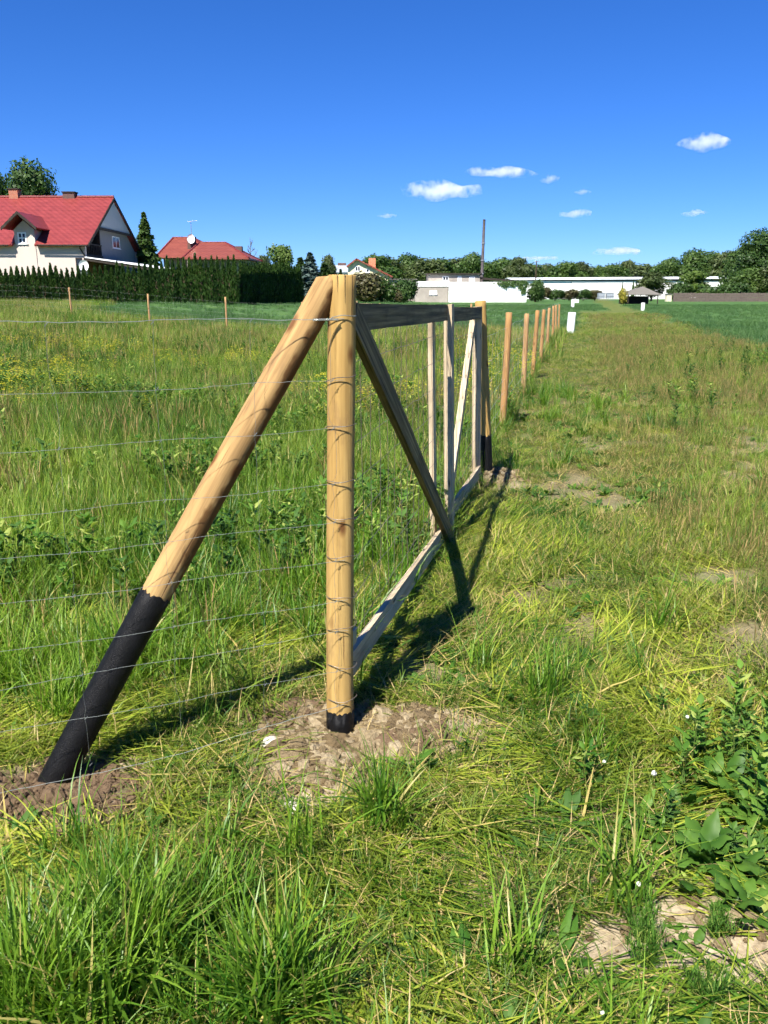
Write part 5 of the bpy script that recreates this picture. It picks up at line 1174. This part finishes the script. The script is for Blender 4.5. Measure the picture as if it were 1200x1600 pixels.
allz([(1.4, 3, 40), (3, 7, 60), (7, 14, 30), (14, 24, 10)], 'tallweeds', 'leafy_weeds', 'darker leafy weeds standing in the meadow', 'weeds', lambda X, Y: np.where(zones(X, Y)[2], 1 - mow(X, Y), np.maximum(.25 * sst(1.5, 2.2, s_of(X, Y)) * sst(3.5, 4.5, Y), 1.6 * np.exp(-((X - 1.12) / .22) ** 2 - ((Y - 2.35) / .4) ** 2))) * np.clip(7 * (fbm(X * .7, Y * .7, 121) - .50) + 3 * (Y < 3), 0, 1) * (1 - crop_mask(X, Y)), None, (.7, 1.15), .1, 8, lambda X, Y: np.where(Y < 3, .55, 1.0))
allz([(6, 10, 5), (10, 24, 7)], 'yellow', 'yellow_flowers', 'yellow flowering field mustard in the meadow', 'flowers', lambda X, Y: np.where(zones(X, Y)[2], 1, 0) * np.clip(4.5 * (fbm(X * .35, Y * .5, 131) - .48), 0, 1) * sst(7, 11, Y) * (1 - sst(17, 26, Y)), None, (.7, 1.0), .1, 9)
allz([(18, 40, 5), (40, 66, 2.6)], 'far', 'far_meadow', 'far meadow grass running up to the thuja hedge', 'grass', lambda X, Y: (1 - crop_mask(X, Y)) * np.where(zones(X, Y)[2], 1, .3 + .7 * sst(1.5, 2.6, s_of(X, Y))) * sst(18, 24, Y + 0 * X), None, (.7, 1.1), .08, 10, lambda X, Y: np.where(zones(X, Y)[2], 1.0, .42))
allz([(8, 20, 14), (20, 45, 6), (45, 110, 1.4)], 'crop', 'young_wheat', 'even dark green young wheat of the neighbouring field', 'wheat', lambda X, Y: crop_mask(X, Y), None, (.7, 1.0), .06, 11)
# clods of the dug soil
r_ = np.random.default_rng(3)
def clodset(name, key, spots, label, seed):
    X = np.concatenate([r_.normal(cx, sx, int(n * 1.5)) for cx, cy, sx, sy, n in spots]); Y = np.concatenate([r_.normal(cy, sy, int(n * 1.5)) for cx, cy, sx, sy, n in spots])
    k = np.hypot(X - PX, Y - PY) > .055; X = X[k]; Y = Y[k]
    s = .0022 + .020 * r_.random(len(X)) ** 4.5 + .02 * (r_.random(len(X)) > .985); scatter(name, key, X, Y, r_.uniform(0, 6.28, len(X)), s, label, 'soil', .5, seed, .005)
p1, p2, p3 = gp(500, 1170), gp(585, 1130), gp(470, 1210)
clodset('soil_clods', 'clod', [(p1.x, p1.y, .10, .06, 1500), (p2.x, p2.y, .12, .05, 900), (p3.x, p3.y, .09, .06, 800), (PX, PY - .03, .12, .09, 900), (.12, 2.72, .13, .06, 500), (.98, 7.2, .16, .16, 500), (.85, 1.85, .2, .15, 200)], 'dry crumbly soil clods dug up around the near gate post', 31)
p4, p5, p6 = gp(60, 1255), gp(130, 1215), gp(440, 1115)
clodset('loam_clods', 'darkclod', [(p4.x, p4.y, .2, .07, 700), (p5.x, p5.y, .10, .05, 400), (p6.x, p6.y, .10, .05, 450), (gp(640, 1160).x, gp(640, 1160).y, .08, .03, 200)], 'dark moist loam clods around the brace foot', 32)

# pale stones lying on the dug soil
for i, (px, py, s_, lab) in enumerate(((425, 1163, .030, 'large pale lime-crusted clod on the soil left of the near post'), (362, 1180, .020, 'small pale clod half in the flattened grass left of the soil mound'), (455, 1252, .026, 'flat pale stone at the lower edge of the soil mound'),
        (745, 1282 - 30, .012, 'small pale stone in the grass right of the soil mound'))):
    p = gp(px, py, .03); bm = bmesh.new(); bmesh.ops.create_icosphere(bm, subdivisions=3, radius=s_); rd = random.Random(70 + i); ph = [rd.uniform(0, 6) for _ in range(4)]
    for v in bm.verts:
        c = v.co / s_; v.co *= 1 + .2 * math.sin(3 * c.x + ph[0]) * math.cos(4 * c.y + ph[1]) + .1 * math.sin(7 * c.x + 5 * c.z + ph[2]) + rd.uniform(-.03, .03); v.co.z *= .62; v.co.x *= 1.3
    me = bpy.data.meshes.new('stone'); bm.to_mesh(me); bm.free(); me.materials.append(M['stone']); me.polygons.foreach_set('use_smooth', [True] * len(me.polygons))
    o = bpy.data.objects.new('stone', me); link(o, None, (p.x, p.y, tz(p.x, p.y) + s_ * .25)); o.rotation_euler[2] = i; setp(o, lab, 'stone')
# white dandelion clocks
def puff(px, py, h, lab, s_=.017):
    p = gp(px, py, h); z0 = tz(p.x, p.y); t = thing('dandelion_clock', (p.x, p.y, z0), lab, 'seed head', 'white dandelion seed heads')
    q = MB(); q.tube([(p.x - .02, p.y + .01, z0 - .01), (p.x - .008, p.y, z0 + (p.z - z0) * .5), (p.x, p.y, p.z - s_ * .4)], .0018, 5); q.build('stalk', M['stem'], t)
    d = unit(420); V, Fq, v = leaf_cards(np.array([[p.x, p.y, p.z]]) + d * s_ * .8 * rng.uniform(.75, 1.05, (420, 1)), d, s_ * .22, .5, .5); me = np_mesh('seed_ball', V - np.array([p.x, p.y, z0]), Fq, [M['puff']], v); o = bpy.data.objects.new('seed_ball', me); o.parent = t; COL.objects.link(o)
for px, py, h, lab in ((1022, 1208, .05, 'largest white dandelion clock beside the dock leaves'), (944, 1190, .05, 'white dandelion clock on the track left of the largest one'), (998, 1381, .07, 'white dandelion clock above the feathery mayweed'), (1074, 1120, .12, 'white seed head at the top of the dock patch'),
                       (942, 1584, .05, 'white dandelion clock in the short turf below the sandy patches')): puff(px, py, h, lab, .011 if px == 1022 else .0075)

# dock plants
def dock(px, py, n, L, W, lab, seed, stem=0.0, zz=0.0):
    p = gp(px, py, 0.0); z0 = tz(p.x, p.y); r2 = np.random.default_rng(seed); t = thing('dock_plant', (p.x, p.y, z0), lab, 'weed', 'broad-leaved dock plants')
    a = Acc()
    for i in range(int(n * 2.2)):
        l = r2.uniform(*L) * (.78 if n > 7 else .6); a.add(leaf_shape(r2, l, l * r2.uniform(*W), r2.uniform(*((.35, 1.1) if n > 7 else (.8, 1.4))), r2.uniform(.3, 1.1), i * 2.4 + r2.normal() * .4, (r2.normal() * .03, r2.normal() * .03, 0), 10, .13, .22))
    me = a.mesh('leaf_rosette', [M['dock']]); o = bpy.data.objects.new('leaf_rosette', me); o.parent = t; COL.objects.link(o)
    if stem:
        a = Acc(); a.add(blades(r2, 2, .015, (stem * .8, stem), (.006, .008), (.02, .2), (0, .25), 5))
        for j in range(12): a.add(leaf_shape(r2, r2.uniform(.05, .12) * (1.2 - j / 14), .025, r2.uniform(.5, 1.0), .5, j * 2.4, (0, 0, stem * (.2 + .7 * j / 12)), 5, .1, .1))
        me = a.mesh('flower_stem', [M['weed']]); o = bpy.data.objects.new('flower_stem', me); o.parent = t; COL.objects.link(o)
docks = [(1105, 1345, 13, (.12, .22), (.30, .42), 'biggest dock plant with wide shiny leaves above the sandy patch', 0), (1180, 1265, 11, (.12, .2), (.3, .4), 'dock plant behind the biggest one at the edge of the picture', .3), (1150, 1420, 9, (.10, .17), (.32, .45), 'dock plant spreading low over the pale sand', 0),
         (1040, 1300, 9, (.09, .16), (.3, .42), 'dock plant left of the biggest one, below the white dandelion clock', 0), (1190, 1180, 10, (.1, .18), (.28, .4), 'dock plant with an upright stem at the back of the patch', .34), (1085, 1190, 9, (.08, .15), (.26, .4), 'dock plant behind the largest dandelion clock', .26),
         (1080, 1490, 7, (.07, .13), (.3, .42), 'small dock between the two sandy patches', 0), (980, 1545, 7, (.06, .11), (.32, .45), 'small dock below the left sandy patch', 0), (905, 1560, 6, (.06, .10), (.32, .45), 'small dock in the short turf at the bottom edge', 0), (640, 1510, 7, (.06, .10), (.32, .42), 'small dock beside the lush grass tuft', 0),
         (1130, 1235, 12, (.1, .2), (.28, .38), 'dense dark dock between the stemmed docks and the biggest one', 0), (1060, 1250, 9, (.08, .16), (.28, .38), 'spreading dock just right of and below the largest dandelion clock', 0),
         (1195, 1305, 11, (.1, .2), (.3, .4), 'tall-leaved dock at the picture edge, level with the biggest one', .25), (1145, 1140, 9, (.08, .16), (.28, .38), 'dark dock at the top of the patch beside the taller seeding grass', .3),
         (1195, 1370, 9, (.1, .18), (.3, .42), 'dock plant right of the biggest one, cut by the picture edge', 0)]
for i, (px, py, n, L, W, lab, st) in enumerate(docks): dock(px, py, n, L, W, lab, 200 + i, st)
# feathery mayweed
def mayweed(px, py, H, lab, seed):
    p = gp(px, py, 0.0); z0 = tz(p.x, p.y); r2 = np.random.default_rng(seed); t = thing('mayweed', (p.x, p.y, z0), lab, 'weed', 'feathery mayweed plants'); a = Acc()
    for k in range(9):
        az = r2.uniform(0, 6.28); le = r2.uniform(.1, .6); d = np.array([math.cos(az) * math.sin(le), math.sin(az) * math.sin(le), math.cos(le)]); L = H * r2.uniform(.6, 1.05)
        for j in range(46):
            u = .12 + .88 * j / 46; c = d * L * u + r2.normal(size=3) * .004; l = .045 * (1.05 - .6 * u)
            a.add(([q + c for q in blades(r2, 1, .0, (l * .7, l), (.0018, .003), (.5, 1.3), (.2, .9), 2)[0]], [(0, 1, 3, 2), (2, 3, 5, 4)], [r2.random()] * 6))
        a.add(([d * L * s_ / 3 + sd_ for s_ in range(4) for sd_ in (np.array([-.0016, 0, 0]), np.array([.0016, .0005, 0]))], [(0, 1, 3, 2), (2, 3, 5, 4), (4, 5, 7, 6)], [.5] * 8))
    me = a.mesh('foliage', [M['weed']]); o = bpy.data.objects.new('foliage', me); o.parent = t; COL.objects.link(o)
for i, (px, py, H, lab) in enumerate(((1005, 1470, .17, 'tallest feathery mayweed standing on the left sandy patch'), (1120, 1470, .11, 'feathery mayweed between the sandy patches, under the big dock'), (1100, 1575, .15, 'dark feathery mayweed at the bottom corner'), (1015, 1520, .12, 'low feathery mayweed just below the tallest one'), (1085, 1150, .13, 'feathery mayweed at the top of the dock patch'))): mayweed(px, py, H, lab, 300 + i)

# ------------------------------------------------------------------ clouds: bodies of vapour far off
def cloud_mat():
    m, nt = new_mat('cloud vapour'); N = NT(nt); tc = N.n('ShaderNodeTexCoord')
    n = N.noise(tc.outputs['Object'], .03, 6, .66); sp = N.n('ShaderNodeVectorMath', operation='LENGTH'); g = N.n('ShaderNodeTexCoord')
    mp = N.n('ShaderNodeMapping'); mp.inputs['Location'].default_value = (-1, -1, -1); mp.inputs['Scale'].default_value = (2, 2, 2); N.l(g.outputs['Generated'], mp.inputs[0]); N.l(mp.outputs[0], sp.inputs[0])
    e = N.math('SUBTRACT', 1.0, sp.outputs['Value']); d = N.math('MULTIPLY_ADD', n, 4.6, -2.55); d = N.math('ADD', d, N.math('MULTIPLY', e, 1.15)); d = N.math('MULTIPLY', d, .045, clamp=False); d = N.math('MAXIMUM', d, 0)
    oi = N.n('ShaderNodeObjectInfo'); sc_ = N.n('ShaderNodeVolumeScatter'); sc_.inputs['Color'].default_value = (1, 1, 1, 1); sc_.inputs['Anisotropy'].default_value = .25
    N.l(d, sc_.inputs['Density']); o = N.n('ShaderNodeOutputMaterial'); N.l(sc_.outputs[0], o.inputs['Volume']); return m
M['cloud'] = cloud_mat()
scene.cycles.volume_step_rate = 2.5; scene.cycles.volume_max_steps = 96
def cloud(px, py, w, h, lab, seed, D=2600):
    c = at(px, py, D); W = w * D / F * .56; H = h * D / F * .44; rd = random.Random(seed); bm = bmesh.new(); bmesh.ops.create_icosphere(bm, subdivisions=4, radius=1)
    ph = [rd.uniform(0, 6) for _ in range(6)]
    for v in bm.verts:
        k = v.co.copy(); f = 1 + .22 * math.sin(3 * k.x + ph[0]) + .16 * math.sin(6 * k.x + ph[1] + 2 * k.y) + .1 * math.sin(11 * k.x + ph[2] + 3 * k.z); z = k.z * H * f; z = z if z > 0 else z * .55
        v.co = Vector((k.x * W * (1 + .1 * math.sin(4 * k.z + ph[3])), k.y * W * .6, z + H * .15 * math.sin(2.2 * k.x + ph[4])))
    me = bpy.data.meshes.new('cloud'); bm.to_mesh(me); bm.free(); me.materials.append(M['cloud']); o = bpy.data.objects.new('cloud', me); link(o, None, c); setp(o, lab, 'cloud')
for i, (px, py, w, h, lab) in enumerate(((1103, 224, 76, 30, 'highest and brightest small white cloud'), (690, 300, 118, 36, 'widest flat white cloud, above the workshop'), (782, 271, 92, 24, 'thin ragged cloud just above and right of the widest one'), (859, 281, 30, 15, 'tiny white puff right of the ragged cloud'),
        (909, 301, 26, 11, 'faint tiny puff between the ragged cloud and the highest cloud'), (897, 335, 50, 17, 'small flat cloud above the long hall'), (1085, 334, 36, 14, 'small flat cloud below the highest one'), (968, 395, 74, 20, 'low white cloud just above the tree line'), (605, 338, 28, 12, 'faint little cloud left of the chimney pipe'), (840, 404, 60, 10, 'faint flat cloud touching the far tree tops'))):
    cloud(px, py, w, h, lab, 400 + i)
